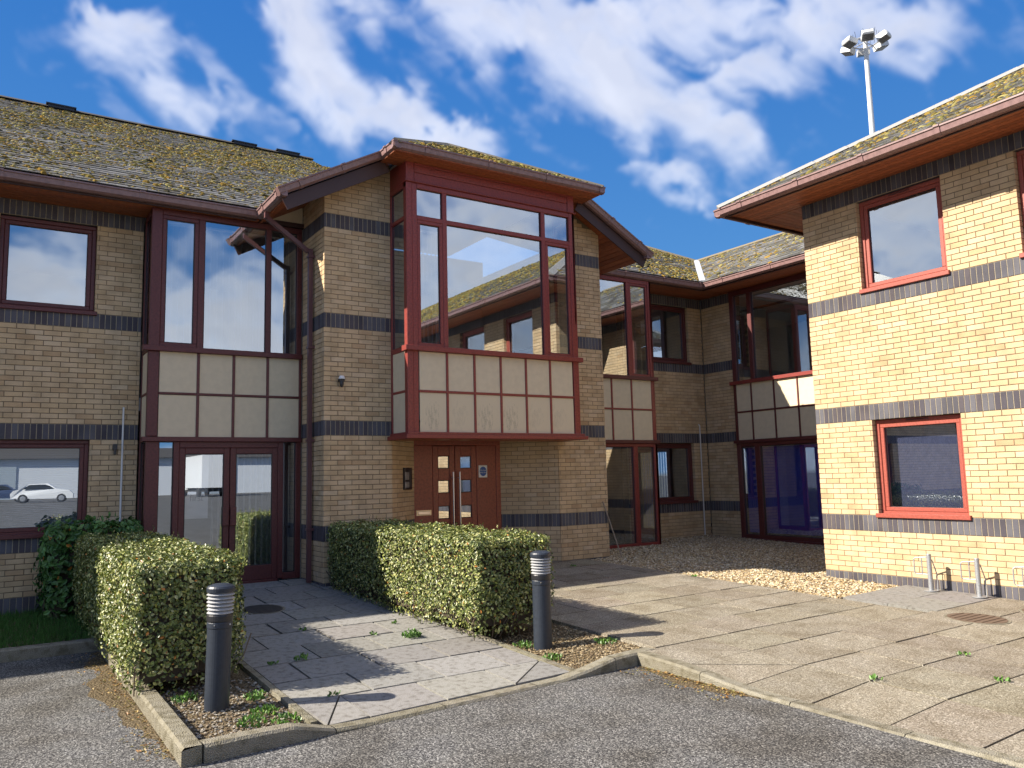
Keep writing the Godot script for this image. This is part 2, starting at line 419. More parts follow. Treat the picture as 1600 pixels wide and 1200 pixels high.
# ------------------------------------------------------------------ roofs
# eave: a point of the eaves line, u along it, w level and up the slope; plan: polygon of (x, z)
func roof_slope(wing: Node3D, eave: Vector3, u: Vector3, w: Vector3, plan: Array, mossy := 1.0, bare = null):
	var s := sqrt(1 + K * K)
	var vdir := (w + Vector3.UP * K).normalized()
	var t := Transform3D(Basis(u, vdir, u.cross(vdir)), eave)
	var poly := PackedVector2Array()
	for q in plan:
		var d := Vector3(q[0], eave.y, q[1]) - eave
		poly.append(Vector2(d.dot(u), d.dot(w) * s))
	var mb := MB.new()
	var idx := Geometry2D.triangulate_polygon(poly)
	for k in [[0.0, 1], [-0.06, -1]]:
		for i in range(0, idx.size(), 3):
			var p := []
			for j in 3: p.append(Vector3(poly[idx[i + j]].x, poly[idx[i + j]].y, k[0] - 0.02))
			var up: bool = (p[1] - p[0]).cross(p[2] - p[0]).z > 0
			if up == (k[1] > 0): mb.tri(p[0], p[1], p[2])
			else: mb.tri(p[0], p[2], p[1])
	for i in poly.size():
		var a := poly[i]; var b := poly[(i + 1) % poly.size()]
		mb.quad(Vector3(a.x, a.y, -0.08), Vector3(b.x, b.y, -0.08), Vector3(b.x, b.y, -0.02), Vector3(a.x, a.y, -0.02))
	var roof := put(wing, "roof", mb.mesh(), M.felt, t)
	if not slate_lists.has(wing): slate_lists[wing] = []
	var list: Array = slate_lists[wing]
	var lo := poly[0]; var hi := poly[0]
	for q in poly:
		lo = lo.min(q); hi = hi.max(q)
	var gauge := 0.19; var wide := 0.27
	var row := 0
	var patch := noise(0.35, 3, 77); var fine := noise(1.7, 2, 78)
	var vv := lo.y - 0.03
	var spots := []
	while vv < hi.y:
		var uu: float = lo.x - wide + (wide / 2 if row % 2 else 0.0)
		while uu < hi.x:
			var rect := PackedVector2Array([Vector2(uu + 0.002, vv), Vector2(uu + wide - 0.002, vv), Vector2(uu + wide - 0.002, vv + gauge + 0.05), Vector2(uu + 0.002, vv + gauge + 0.05)])
			var mid := Vector2(uu + wide / 2, vv + gauge / 2)
			uu += wide
			var inside := true
			for q in rect: inside = inside and Geometry2D.is_point_in_polygon(q, poly)
			var pieces := [rect] if inside else Geometry2D.intersect_polygons(rect, poly)
			for q in pieces:
				if q.size() >= 3:
					list.append({"t": t, "roof": roof, "q": q, "whole": inside, "mid": mid, "lift": rng.randf_range(0, 0.006), "tone": rng.randi() % 5, "v0": vv, "yaw": rng.randf_range(-0.012, 0.012)})
			if pieces.size() > 0:
				var pt := t * Vector3(mid.x, mid.y, 0)
				var dens := clampf(0.55 + patch.get_noise_3dv(pt) * 0.9 + fine.get_noise_3dv(pt) * 0.4, 0.05, 1.3) * mossy
				if bare != null: dens *= bare.call(mid.x, mid.y)
				var count := int(dens * 19.0 + rng.randf())
				for i in count:
					var q := Vector2(mid.x + rng.randf_range(-0.14, 0.14), mid.y + rng.randf_range(-0.1, 0.1))
					if Geometry2D.is_point_in_polygon(q, poly): spots.append([q, dens])
		vv += gauge
		row += 1
	# moss and lichen cushions
	var lump := MB.new()
	var ring := []
	for k in 7: ring.append(Vector3(cos(TAU * k / 7) * (0.85 + 0.25 * (k % 2)), sin(TAU * k / 7) * (0.9 + 0.2 * (k % 3)), 0))
	var ring2 := []
	for k in 7: ring2.append(ring[k] * 0.6 + Vector3(0.05, 0, 0.42))
	for k in 7:
		var j := (k + 1) % 7
		lump.quad(ring[k], ring[j], ring2[j], ring2[k]); lump.tri(ring2[k], ring2[j], Vector3(0, 0, 0.55))
	var mm := MultiMesh.new()
	mm.transform_format = MultiMesh.TRANSFORM_3D; mm.use_colors = true; mm.mesh = lump.mesh(); mm.instance_count = spots.size()
	var tones := [Color(0.22, 0.15, 0.038), Color(0.18, 0.14, 0.04), Color(0.26, 0.16, 0.033), Color(0.15, 0.138, 0.042), Color(0.25, 0.215, 0.07), Color(0.07, 0.06, 0.03), Color(0.18, 0.152, 0.058), Color(0.3, 0.26, 0.1), Color(0.125, 0.09, 0.03), Color(0.055, 0.05, 0.03), Color(0.2, 0.135, 0.034)]
	for i in spots.size():
		var r := rng.randf_range(0.01, 0.03) * (1.7 if rng.randf() < 0.12 else 1.0)
		var b := Basis(Vector3.BACK, rng.randf() * TAU).scaled(Vector3(r * rng.randf_range(0.8, 1.5), r, r * rng.randf_range(0.8, 1.6)))
		mm.set_instance_transform(i, Transform3D(b, Vector3(spots[i][0].x, spots[i][0].y, 0.008)))
		mm.set_instance_color(i, tones[rng.randi() % tones.size()] * rng.randf_range(0.75, 1.2))
	var mi := MultiMeshInstance3D.new()
	mi.name = "moss"; mi.multimesh = mm; mi.material_override = M.moss
	wing.add_child(mi, true)
	mi.global_transform = t
	mi.set_meta("kind", "stuff")
	return roof
const SLATE := [Color(0.125, 0.122, 0.112), Color(0.17, 0.167, 0.157), Color(0.095, 0.09, 0.078), Color(0.135, 0.126, 0.1), Color(0.21, 0.206, 0.196)]
func slate_mesh(mb: MB, q: PackedVector2Array, v0: float, lift: float, col: Color):
	# lower edge of the slate stands proud, the upper edge lies under the next course
	var z := func(p: Vector2): return 0.014 + lift - (p.y - v0) * 0.055
	var idx := Geometry2D.triangulate_polygon(q)
	for i in range(0, idx.size(), 3):
		var p := []
		for j in 3: p.append(Vector3(q[idx[i + j]].x, q[idx[i + j]].y, z.call(q[idx[i + j]])))
		if (p[1] - p[0]).cross(p[2] - p[0]).z > 0: mb.tri(p[0], p[1], p[2], col)
		else: mb.tri(p[0], p[2], p[1], col)
	for i in q.size():
		var a := q[i]; var b := q[(i + 1) % q.size()]
		mb.quad(Vector3(a.x, a.y, z.call(a) - 0.012), Vector3(b.x, b.y, z.call(b) - 0.012), Vector3(b.x, b.y, z.call(b)), Vector3(a.x, a.y, z.call(a)), col)
func finish_slates(wing: Node3D):
	var list: Array = slate_lists[wing]
	for s in list:
		var p := pixel(s.t * Vector3(s.mid.x, s.mid.y, 0))
		s.rank = 1000.0 / p.z if s.whole and p.z > 0 and p.x > 3 and p.x < 1597 and p.y > 3 and p.y < 1197 and s.t.basis.z.dot(cam.global_position - s.t.origin) > 0 else 0.0
	list.sort_custom(func(p, q): return p.rank > q.rank)
	var mb := MB.new()
	for i in list.size():
		var s = list[i]
		var col: Color = SLATE[s.tone]
		if i < 300 and s.rank > 0:
			var key := "slate%d_%d" % [s.tone, int(s.lift * 1000)]
			if not mesh_cache.has(key):
				var m1 := MB.new()
				var r := PackedVector2Array()
				for p in s.q: r.append(p - s.mid)
				slate_mesh(m1, r, s.v0 - s.mid.y, int(s.lift * 1000) / 1000.0, col)
				mesh_cache[key] = m1.mesh()
			put(s.roof, "slate", mesh_cache[key], M.slate, s.t * Transform3D(Basis(Vector3.BACK, s.yaw), Vector3(s.mid.x, s.mid.y, 0)))
		else:
			var m2 := MB.new()
			slate_mesh(m2, s.q, s.v0, s.lift, col)
			for k in m2.v.size():
				mb.v.append(s.t * m2.v[k]); mb.n.append(s.t.basis * m2.n[k]); mb.c.append(m2.c[k])
	var o := put(wing, "slates", mb.mesh(), M.slate)
	o.set_meta("kind", "stuff")
const GUTTER := [[-0.015, 0.0], [0.05, -0.005], [0.09, 0.02], [0.1, 0.085], [0.115, 0.095], [0.115, 0.115], [-0.015, 0.115]]
func gutter(wing: Node3D, a: Vector3, b: Vector3, out: Vector3, every := 1.9, called := "gutter"):
	var mb := MB.new()
	mb.sweep(GUTTER, a, b, out)
	var g := put(wing, called, mb.mesh(), M.gutter)
	var d := (b - a).normalized()
	var len := (b - a).length()
	var x := every * 0.5
	while x < len - 0.1:
		var m2 := MB.new()
		var prof := []
		for q in GUTTER: prof.append([q[0] * 1.08 + 0.004, q[1] * 1.1 - 0.006])
		m2.sweep(prof, a + d * (x - 0.035), a + d * (x + 0.035), out)
		put(g, "union_clip", m2.mesh(), M.gutter)
		x += every
	return g
# boards between two parallel lines: from line p (direction d, length l) stepping by w
func boards(wing: Node3D, p: Vector3, d: Vector3, l: float, w: Vector3, total: float, called := "soffit", board := 0.1):
	var n := maxi(1, roundi(total / board))
	var each := total / n
	var nrm := d.cross(w).normalized()
	if nrm.y > 0: nrm = -nrm
	var holder := MB.new()
	var a0 := p - nrm * 0.03
	holder.quad(a0, a0 + d * l, a0 + d * l + w * total, a0 + w * total)
	var s := put(wing, called, holder.mesh(), M.fascia)
	for i in n:
		var mb := MB.new()
		var a := p + w * (each * i + 0.004); var b := p + w * (each * (i + 1) - 0.004)
		var q := [a, a + d * l, b + d * l, b]
		var t := rng.randf_range(0.7, 1.1)
		var col := Color(t, t * rng.randf_range(0.92, 1.04), t)
		var up := -nrm * 0.018
		if (q[1] - q[0]).cross(q[2] - q[0]).dot(nrm) < 0: q.reverse()
		mb.quad(q[0], q[1], q[2], q[3], col)
		for k in 4: mb.quad(q[(k + 1) % 4], q[k], q[k] + up, q[(k + 1) % 4] + up, col)
		put(s, "board", mb.mesh(), M.soffit)
	return s

# ------------------------------------------------------------------ joinery
func bar(mb: MB, u0: float, u1: float, y0: float, y1: float, d0: float, d1: float):
	mb.chamfer(Vector3(u0, y0, d0), Vector3(u1, y1, d1), 0.006, Color.WHITE, true)
func ring(mb: MB, u0: float, u1: float, y0: float, y1: float, w: float, d0: float, d1: float):
	bar(mb, u0, u1, y1 - w, y1, d0, d1); bar(mb, u0, u1, y0, y0 + w, d0, d1)
	bar(mb, u0, u0 + w, y0 + w, y1 - w, d0, d1); bar(mb, u1 - w, u1, y0 + w, y1 - w, d0, d1)
func pane(parent: Node3D, t: Transform3D, u0: float, u1: float, y0: float, y1: float, d: float, m: Material) -> MeshInstance3D:
	var mb := MB.new()
	mb.quad(Vector3(u0, y0, d), Vector3(u1, y0, d), Vector3(u1, y1, d), Vector3(u0, y1, d))
	var p := put(parent, "pane", mb.mesh(), m, t)
	# the seal round the glass
	var g := MB.new()
	var w := 0.012
	for r in [[u0, u1, y0, y0 + w], [u0, u1, y1 - w, y1], [u0, u0 + w, y0 + w, y1 - w], [u1 - w, u1, y0 + w, y1 - w]]:
		g.box(Vector3(r[0], r[2], d + 0.001), Vector3(r[1], r[3], d + 0.008))
	put(parent, "glazing_seal", g.mesh(), M.black_plastic, t)
	return p
func window(wing: Node3D, t: Transform3D, u0: float, u1: float, y0: float, y1: float, wood: Material, gl: Material, vent := false) -> Node3D:
	var mb := MB.new()
	var e := 0.004
	ring(mb, u0 + e, u1 - e, y0 + e, y1 - e, 0.055, -0.17, -0.075)
	var win := put(wing, "window", mb.mesh(), wood, t)
	var s := MB.new()
	ring(s, u0 + 0.061, u1 - 0.061, y0 + 0.061, y1 - 0.061, 0.055, -0.16, -0.088)
	put(win, "sash", s.mesh(), wood, t)
	pane(win, t, u0 + 0.112, u1 - 0.112, y0 + 0.112, y1 - 0.112, -0.125, gl)
	var c := MB.new()
	bar(c, u0 - 0.03, u1 + 0.03, y0 - 0.03, y0 + 0.03, -0.072, 0.035)
	put(win, "sill", c.mesh(), wood, t)
	if vent:
		var v := MB.new()
		bar(v, (u0 + u1) / 2 - 0.16, (u0 + u1) / 2 + 0.16, y1 - 0.045, y1 - 0.022, -0.074, -0.06)
		put(win, "trickle_vent", v.mesh(), M.dark_wood, t)
	return win
# cream infill boards in a grid of bars; us, ys: edges
func panels(bay: Node3D, t: Transform3D, us: Array, ys: Array, d: float, mould := []):
	for i in us.size() - 1:
		for j in ys.size() - 1:
			var a := Vector3(us[i] + 0.018, ys[j] + 0.018, d - 0.02); var b := Vector3(us[i + 1] - 0.018, ys[j + 1] - 0.018, d)
			if mould.has([i, j]):
				var m := ArrayMesh.new()
				var ar := []
				ar.resize(Mesh.ARRAY_MAX)
				ar[Mesh.ARRAY_VERTEX] = PackedVector3Array([Vector3(a.x, a.y, d), Vector3(a.x, b.y, d), Vector3(b.x, b.y, d), Vector3(b.x, a.y, d)])
				ar[Mesh.ARRAY_NORMAL] = PackedVector3Array([Vector3.BACK, Vector3.BACK, Vector3.BACK, Vector3.BACK])
				var k := 0.06 * i
				ar[Mesh.ARRAY_TEX_UV] = PackedVector2Array([Vector2(k, 1), Vector2(k, 0), Vector2(1, 0), Vector2(1, 1)])
				ar[Mesh.ARRAY_INDEX] = PackedInt32Array([0, 1, 2, 0, 2, 3])
				m.add_surface_from_arrays(Mesh.PRIMITIVE_TRIANGLES, ar)
				put(bay, "panel", m, M.mouldy_panel if i in [0, 2, 3] else M.stained_panel, t)
			else:
				var mb := MB.new()
				mb.chamfer(a, b, 0.003, Color.WHITE)
				put(bay, "panel", mb.mesh(), M.panel, t)
func bars_mesh(list: Array) -> ArrayMesh:
	var mb := MB.new()
	for r in list: bar(mb, r[0], r[1], r[2], r[3], r[4], r[5])
	return mb.mesh()
func slab(wing: Node3D, called: String, a: Vector3, b: Vector3, m: Material) -> MeshInstance3D:
	var mb := MB.new()
	mb.box(a, b)
	return put(wing, called, mb.mesh(), m)
func room(wing: Node3D, x0: float, x1: float, z0: float, z1: float, low := true):
	# floors, ceiling and the far inner wall of the rooms behind the glass
	slab(wing, "floor_slab", Vector3(x0, 2.62, z0), Vector3(x1, 2.82, z1), M.interior_wall)
	slab(wing, "floor", Vector3(x0, -0.2, z0), Vector3(x1, -0.03, z1), M.interior_floor)
	slab(wing, "ceiling", Vector3(x0, 5.64, z0), Vector3(x1, 5.7, z1), M.ceiling)
	slab(wing, "carpet", Vector3(x0, 2.821, z0), Vector3(x1, 2.83, z1), M.interior_floor)
func vertical_blind(label: String, t: Transform3D, u0: float, u1: float, y0: float, y1: float, d: float, m: Material, angle: float, pitch := 0.09, called := "vertical_blind"):
	var mid := t * Vector3((u0 + u1) / 2, y1, d)
	var o := thing(called, label, "blind", mid)
	var rail := MB.new()
	rail.box(Vector3(u0, y1 - 0.03, d - 0.03), Vector3(u1, y1 + 0.01, d + 0.03))
	put(o, "head_rail", rail.mesh(), M.white_plastic, t)
	var s := MB.new()
	s.box(Vector3(-0.042, y0, -0.0012), Vector3(0.042, y1 - 0.032, 0.0012))
	var sm := s.mesh()
	var u := u0 + pitch / 2
	while u < u1:
		put(o, "slat", sm, m, t * Transform3D(Basis(Vector3.UP, angle + rng.randf_range(-0.08, 0.08)), Vector3(u, 0, d)))
		u += pitch
	return o

# ------------------------------------------------------------------ plants
func leaf_mesh(fold: float) -> ArrayMesh:
	var mb := MB.new()
	var p := [Vector3(0, 0, 0), Vector3(-0.3, 0.35, fold), Vector3(-0.22, 0.75, fold * 0.8), Vector3(0, 1, -0.06), Vector3(0.22, 0.75, fold * 0.8), Vector3(0.3, 0.35, fold)]
	mb.tri(p[0], p[3], p[2]); mb.tri(p[0], p[2], p[1]); mb.tri(p[0], p[5], p[4]); mb.tri(p[0], p[4], p[3])
	return mb.mesh()
func scatter(parent: Node3D, called: String, mesh: Mesh, m: Material, places: Array, colors: Array) -> MultiMeshInstance3D:
	var mm := MultiMesh.new()
	mm.transform_format = MultiMesh.TRANSFORM_3D; mm.use_colors = true; mm.mesh = mesh; mm.instance_count = places.size()
	for i in places.size():
		mm.set_instance_transform(i, places[i]); mm.set_instance_color(i, colors[i])
	var o := MultiMeshInstance3D.new()
	o.name = numbered(called) if parent == self else called
	o.multimesh = mm; o.material_override = m
	parent.add_child(o, true)
	o.global_transform = Transform3D()
	o.set_meta("kind", "stuff")
	return o
# a clipped hedge between two corners; base height follows ground
func hedge(called: String, label: String, cat: String, a: Vector3, b: Vector3, per_m2: float, tones: Array, size: float, mt: Material, rough := 0.045, seedn := 1, bare_foot := 0.2):
	var o := thing(called, label, cat, Vector3((a.x + b.x) / 2, a.y, (a.z + b.z) / 2))
	var wob := noise(1.1, 3, 50 + seedn); var wob2 := noise(4.5, 2, 60 + seedn)
	var r := 0.085
	var half := (b - a) / 2
	var mid := (a + b) / 2
	# rounded box: the nearest point of the inner box plus r along the way out
	var shape := func(q: Vector3, inset: float):
		var inner := q.clamp(-half + Vector3.ONE * r, half - Vector3.ONE * r)
		var dir := (q - inner)
		dir = dir.normalized() if dir.length() > 0.001 else Vector3.UP
		var w: float = wob.get_noise_3dv(q + mid) * rough * 1.5 + wob2.get_noise_3dv(q + mid) * rough
		return [mid + inner + dir * (r - inset + w), dir]
	# twigs as one solid dark core, added to block light through the foliage
	var core := MB.new()
	var nx := 10
	for face in 5:
		for i in nx:
			for j in nx:
				var corners := []
				for k in [[i, j], [i + 1, j], [i + 1, j + 1], [i, j + 1]]:
					var s: float = k[0] * 2.0 / nx - 1; var w: float = k[1] * 2.0 / nx - 1
					var q: Vector3 = [Vector3(-1, s, w), Vector3(1, s, w), Vector3(s, 1, w), Vector3(s, w, -1), Vector3(s, w, 1)][face] * half
					corners.append(shape.call(q, 0.1)[0])
				core.quad(corners[0], corners[1], corners[2], corners[3])
	put(o, "blocking_core", core.mesh(), M.twig)
	var stems := MB.new()
	for i in int((half.x + half.z) * 26):
		var along_x := rng.randf() < half.x / (half.x + half.z)
		var base := Vector3(rng.randf_range(-1, 1) * half.x, -half.y - 0.04, (half.z - 0.1) * (1 if rng.randf() < 0.5 else -1)) if along_x else Vector3((half.x - 0.1) * (1 if rng.randf() < 0.5 else -1), -half.y - 0.04, rng.randf_range(-1, 1) * half.z)
		var out := Vector3(0, 0, signf(base.z)) if along_x else Vector3(signf(base.x), 0, 0)
		var p1 := base + Vector3(rng.randf_range(-0.1, 0.1), rng.randf_range(0.16, 0.3), rng.randf_range(-0.1, 0.1)) + out * rng.randf_range(0.0, 0.07)
		stems.tube([mid + base - out * 0.08, mid + p1, mid + p1 + Vector3(rng.randf_range(-0.12, 0.12), rng.randf_range(0.08, 0.18), rng.randf_range(-0.12, 0.12)) - out * 0.05], rng.randf_range(0.003, 0.008), 5)
	put(o, "stems", stems.mesh(), M.bark)
	var areas := [half.y * half.z * 4, half.y * half.z * 4, half.x * half.z * 4, half.x * half.y * 4, half.x * half.y * 4]
	var places := []; var cols := []
	for face in 5:
		for i in int(areas[face] * per_m2):
			var s := rng.randf_range(-1, 1); var w := rng.randf_range(-1, 1)
			var q: Vector3 = [Vector3(-1, s, w), Vector3(1, s, w), Vector3(s, 1, w), Vector3(s, w, -1), Vector3(s, w, 1)][face] * half
			if q.y < -half.y + bare_foot + 0.1 * wob.get_noise_3dv((q + mid) * 2.0) and rng.randf() < 0.72: continue
			var got: Array = shape.call(q, rng.randf_range(-0.03, 0.1))
			var nrm: Vector3 = (got[1] + Vector3(rng.randf_range(-1, 1), rng.randf_range(-0.6, 1), rng.randf_range(-1, 1)) * 0.75).normalized()
			var along := nrm.cross(Vector3(rng.randf_range(-1, 1), rng.randf_range(-1, 1), rng.randf_range(-1, 1))).normalized()
			along = (along + Vector3.UP * 0.25).normalized()
			var side := along.cross(nrm).normalized()
			var sz := size * rng.randf_range(0.6, 1.2)
			places.append(Transform3D(Basis(side * sz, along * sz, side.cross(along) * sz), got[0] - along * sz * 0.5))
			var t: Color = tones[mini(int(rng.randf() * tones.size()), tones.size() - 1)]
			if rng.randf() < 0.012: t = Color(0.42, 0.17, 0.03)
			cols.append(t * rng.randf_range(0.7, 1.3))
	# sprigs standing out of the top
	var stalks := MB.new()
	for i in int(half.x * half.z * 4 * 8):
		var p: Vector3 = mid + Vector3(rng.randf_range(-1, 1) * half.x * 0.9, half.y, rng.randf_range(-1, 1) * half.z * 0.95)
		var h := rng.randf_range(0.03, 0.12)
		var tip := p + Vector3(rng.randf_range(-0.03, 0.03), h, rng.randf_range(-0.03, 0.03))
		stalks.tube([p - Vector3(0, 0.05, 0), tip], 0.0022, 4)
		for k in 3:
			var d := Vector3(rng.randf_range(-1, 1), 0.9, rng.randf_range(-1, 1)).normalized()
			var sd := d.cross(Vector3(rng.randf(), 0.2, rng.randf())).normalized()
			places.append(Transform3D(Basis(sd * size * 0.7, d * size * 0.8, sd.cross(d) * size * 0.7), p.lerp(tip, 0.5 + 0.25 * k)))
			cols.append(tones[rng.randi() % tones.size()] * rng.randf_range(0.9, 1.3))
	put(o, "sprigs", stalks.mesh(), M.twig)
	scatter(o, "foliage", leaf_mesh(0.1), mt, places, cols)
	return o
func weed(label: String, at: Vector3, r: float, h: float, n: int, tones: Array):
	var o := thing("weed", label, "weed", at, "weeds growing in the paving joints")
	var places := []; var cols := []
	for i in n:
		var d := Vector3(rng.randf_range(-1, 1), rng.randf_range(0.4, 1.6), rng.randf_range(-1, 1)).normalized()
		var s := d.cross(Vector3(rng.randf_range(-1, 1), 0.1, rng.randf_range(-1, 1))).normalized()
		var sz := rng.randf_range(0.02, 0.045)
		var q := Vector3(rng.randf_range(-1, 1), 0, rng.randf_range(-1, 1))
		q = q.limit_length(1) * r
		places.append(Transform3D(Basis(s * sz, d * sz, s.cross(d) * sz), at + q + Vector3(0, rng.randf() * h * (1 - q.length() / r * 0.6), 0)))
		cols.append(tones[rng.randi() % tones.size()] * rng.randf_range(0.8, 1.3))
	scatter(o, "leaves", leaf_mesh(0.1), M.shrub_leaf, places, cols)
func stone_mesh(s: int) -> ArrayMesh:
	var r := RandomNumberGenerator.new()
	r.seed = s
	var mb := MB.new()
	var top := Vector3(0.1, 0.62, 0); var ringp := []
	for k in 6: ringp.append(Vector3(cos(TAU * k / 6) * r.randf_range(0.75, 1.2), r.randf_range(-0.1, 0.25), sin(TAU * k / 6) * r.randf_range(0.6, 1.0)))
	for k in 6:
		var j := (k + 1) % 6
		mb.tri(ringp[j], ringp[k], top); mb.tri(ringp[k], ringp[j], Vector3(0, -0.5, 0))
	return mb.mesh()
func gravel(called: String, label: String, cat: String, poly: Array, top: Callable, per_m2: float, r0: float, r1: float, tones: Array):
	var pts := PackedVector2Array()
	for q in poly: pts.append(Vector2(q[0], q[1]))
	var lo := pts[0]; var hi := pts[0]
	for q in pts:
		lo = lo.min(q); hi = hi.max(q)
	var places := []; var cols := []
	for i in int((hi.x - lo.x) * (hi.y - lo.y) * per_m2):
		var q := Vector2(rng.randf_range(lo.x, hi.x), rng.randf_range(lo.y, hi.y))
		if not Geometry2D.is_point_in_polygon(q, pts): continue
		var r := rng.randf_range(r0, r1)
		var b := Basis.from_euler(Vector3(rng.randf_range(-0.5, 0.5), rng.randf() * TAU, rng.randf_range(-0.5, 0.5))).scaled(Vector3.ONE * r)
		places.append(Transform3D(b, Vector3(q.x, top.call(q.x, q.y) + r * rng.randf_range(0.1, 0.6), q.y)))
		cols.append(tones[rng.randi() % tones.size()] * rng.randf_range(0.8, 1.15))
	var o := scatter(self, called, stone_mesh(5), M.stone, places, cols)
	tag(o, label, cat, "", "stuff")

# ------------------------------------------------------------------ ground levels
const ROAD := -0.29
func gr(x: float, z: float) -> float:            # forecourt paving
	var drop := 0.045 * clampf((-4.55 - x) / 0.75, 0, 1) * smoothstep(2.3, 3.2, z) * (1.0 - smoothstep(4.0, 5.6, z))
	return -0.08 - 0.025 * z + 0.01 * x - drop
func gp(_x: float, z: float) -> float:            # path to the glazed doors
	return -0.02 - 0.0372 * (z + 4.6)
func bed1(_x: float, z: float) -> float:
	return gp(0, z) - 0.025
func bed2(x: float, z: float) -> float:
	return lerpf(gp(0, z), gr(-5.15, z), clampf((x + 6.14) / 0.99, 0, 1)) - 0.03
func road(_x: float, z: float) -> float:
	return ROAD + 0.69 * smoothstep(8, 54, z)

# ------------------------------------------------------------------ sky
func make_sky() -> Sky:
	var w := 2048; var h := 1024
	var base := noise(0.9, 5, 101); var wisp := noise(2.6, 5, 102); var warp := noise(1.6, 3, 103); var shred := noise(9.0, 4, 104); var streak := noise(0.011, 5, 105)
	# clouds seen in the photograph: x0, y0, x1, y1, radius, weight in its pixels
	var caps := [[130, 50, 330, 175, 48, 0.75], [300, 60, 420, 200, 38, 0.35], [330, 175, 480, 225, 30, 0.5], [440, 0, 560, 170, 62, 0.95], [560, 170, 730, 220, 46, 1.0], [590, 20, 720, 110, 60, 0.45],
		[860, 40, 1010, 150, 90, 1.1], [1000, 20, 1400, 40, 75, 0.85], [980, 120, 1150, 210, 62, 0.9], [1150, 120, 1260, 70, 70, 0.75], [1010, 260, 1090, 310, 36, 0.7], [950, 215, 985, 240, 22, 0.4], [700, 10, 860, 30, 70, 0.8], [1170, 240, 1240, 290, 26, 0.3]]
	# cloud banks mirrored in the windows: direction, angular radius, weight
	var far := []
	for q in [[80, 450, 0.07, 1.1], [110, 480, 0.07, 1.1], [290, 540, 0.1, 1.2], [360, 530, 0.1, 1.2], [430, 560, 0.08, 1.2], [740, 420, 0.16, 1.0], [760, 330, 0.14, 0.6], [675, 320, 0.1, 0.8], [560, 580, 0.2, 1.1]]:
		var d := direction(q[0], q[1]); far.append([Vector3(d.x, d.y, -d.z), q[2], q[3]])
	for q in [[1400, 330, 0.14, 1.1], [1450, 300, 0.12, 0.9], [1420, 700, 0.2, 0.7]]:
		var d := direction(q[0], q[1]); far.append([Vector3(-d.x, d.y, d.z), q[2], q[3]])
	var inv := cam.global_transform.basis.inverse()
	var data := PackedFloat32Array()
	data.resize(w * h * 3)
	for y in h:
		var th := (y + 0.5) / h * PI
		var dy := cos(th); var s := sin(th)
		if dy < -0.02:
			for x in w:
				var i := (y * w + x) * 3
				data[i] = 0.16; data[i + 1] = 0.155; data[i + 2] = 0.15
			continue
		var e := clampf(dy, 0.0, 1.0)
		var t := pow(1.0 - e, 2.6)
		var blue := Color(0.006, 0.052, 0.192).lerp(Color(0.06, 0.158, 0.283), t)
		for x in w:
			var ph := (x + 0.5) / w * TAU
			var d := Vector3(sin(ph) * s, dy, -cos(ph) * s)
			var wv := warp.get_noise_3dv(d * 2.0)
			var q := Vector3(d.x / (e + 0.35), wv * 0.25, d.z / (e + 0.35))
			var f := base.get_noise_3dv(q * 1.6)
			var fine := wisp.get_noise_3dv(q * 2.2)
			var det := shred.get_noise_3dv(q * 1.5 + Vector3(fine, wv, fine) * 0.12)
			var dens := f * 1.5 + 0.3 + fine * 0.4 + det * 0.25 + 0.2 * smoothstep(0.2, 0.06, e)
			var thick := 0.95
			var l := inv * d
			if l.z < -0.15:
				var px := 800 + F * l.x / -l.z; var py := 600 - F * l.y / -l.z
				if px > -150 and px < 1750 and py > -150 and py < 1000:
					var edge := minf(minf(px + 150, 1750 - px), py + 150) / 150.0
					var sum := 0.0
					var pxw := px + wv * 60 + f * 60 + det * 22; var pyw := py + fine * 50 + det * 26
					for c in caps:
						var ax: float = c[0]; var ay: float = c[1]; var bx: float = c[2] - ax; var by: float = c[3] - ay
						var k := clampf(((pxw - ax) * bx + (pyw - ay) * by) / (bx * bx + by * by), 0, 1)
						var dist: float = Vector2(pxw - ax - bx * k, pyw - ay - by * k).length() / c[4]
						if dist < 2.2: sum = maxf(sum, c[5] * exp(-dist * dist * 0.9))
					var along := px * 0.8 + py * 0.6; var cross := py * 0.8 - px * 0.6
					var st := streak.get_noise_2d(along * 0.42 + fine * 40, cross + wv * 50)
					var shaped := sum * 1.25 - 0.3 + st * 0.6 + det * 0.2 + fine * 0.22
					dens = lerpf(dens, shaped, clampf(edge, 0, 1))
					thick = lerpf(0.95, 0.64, clampf(edge, 0, 1))
			var near_far := 0.0
			for c in far:
				var a: float = acos(clampf(d.dot(c[0]), -1, 1)) / c[1]
				if a < 1.8: near_far = maxf(near_far, c[2] * exp(-a * a))
			# the sky behind the viewer as the windows mirror it: blue over a bank of cumulus
			if d.z > 0.2: dens = lerpf(dens, dens - 0.55, smoothstep(0.2, 0.5, d.z) * smoothstep(0.16, 0.26, e) * smoothstep(0.62, 0.45, e))
			dens = maxf(dens, near_far * 1.1 + fine * 0.5 + det * 0.3 - 0.3)
			var cover := smoothstep(-0.08, 1.15, dens)
			var body := clampf(dens * 1.1, 0, 1)
			var white := Color(0.58, 0.57, 0.565).lerp(Color(0.36, 0.36, 0.38), clampf(body * body * 0.9 + fine * 0.4, 0, 1))
			var col := blue.lerp(white, cover * thick)
			var i := (y * w + x) * 3
			data[i] = col.r; data[i + 1] = col.g; data[i + 2] = col.b
	var im := Image.create_from_data(w, h, false, Image.FORMAT_RGBF, data.to_byte_array())
	var m := PanoramaSkyMaterial.new()
	m.panorama = ImageTexture.create_from_image(im)
	var sky := Sky.new()
	sky.sky_material = m
	return sky

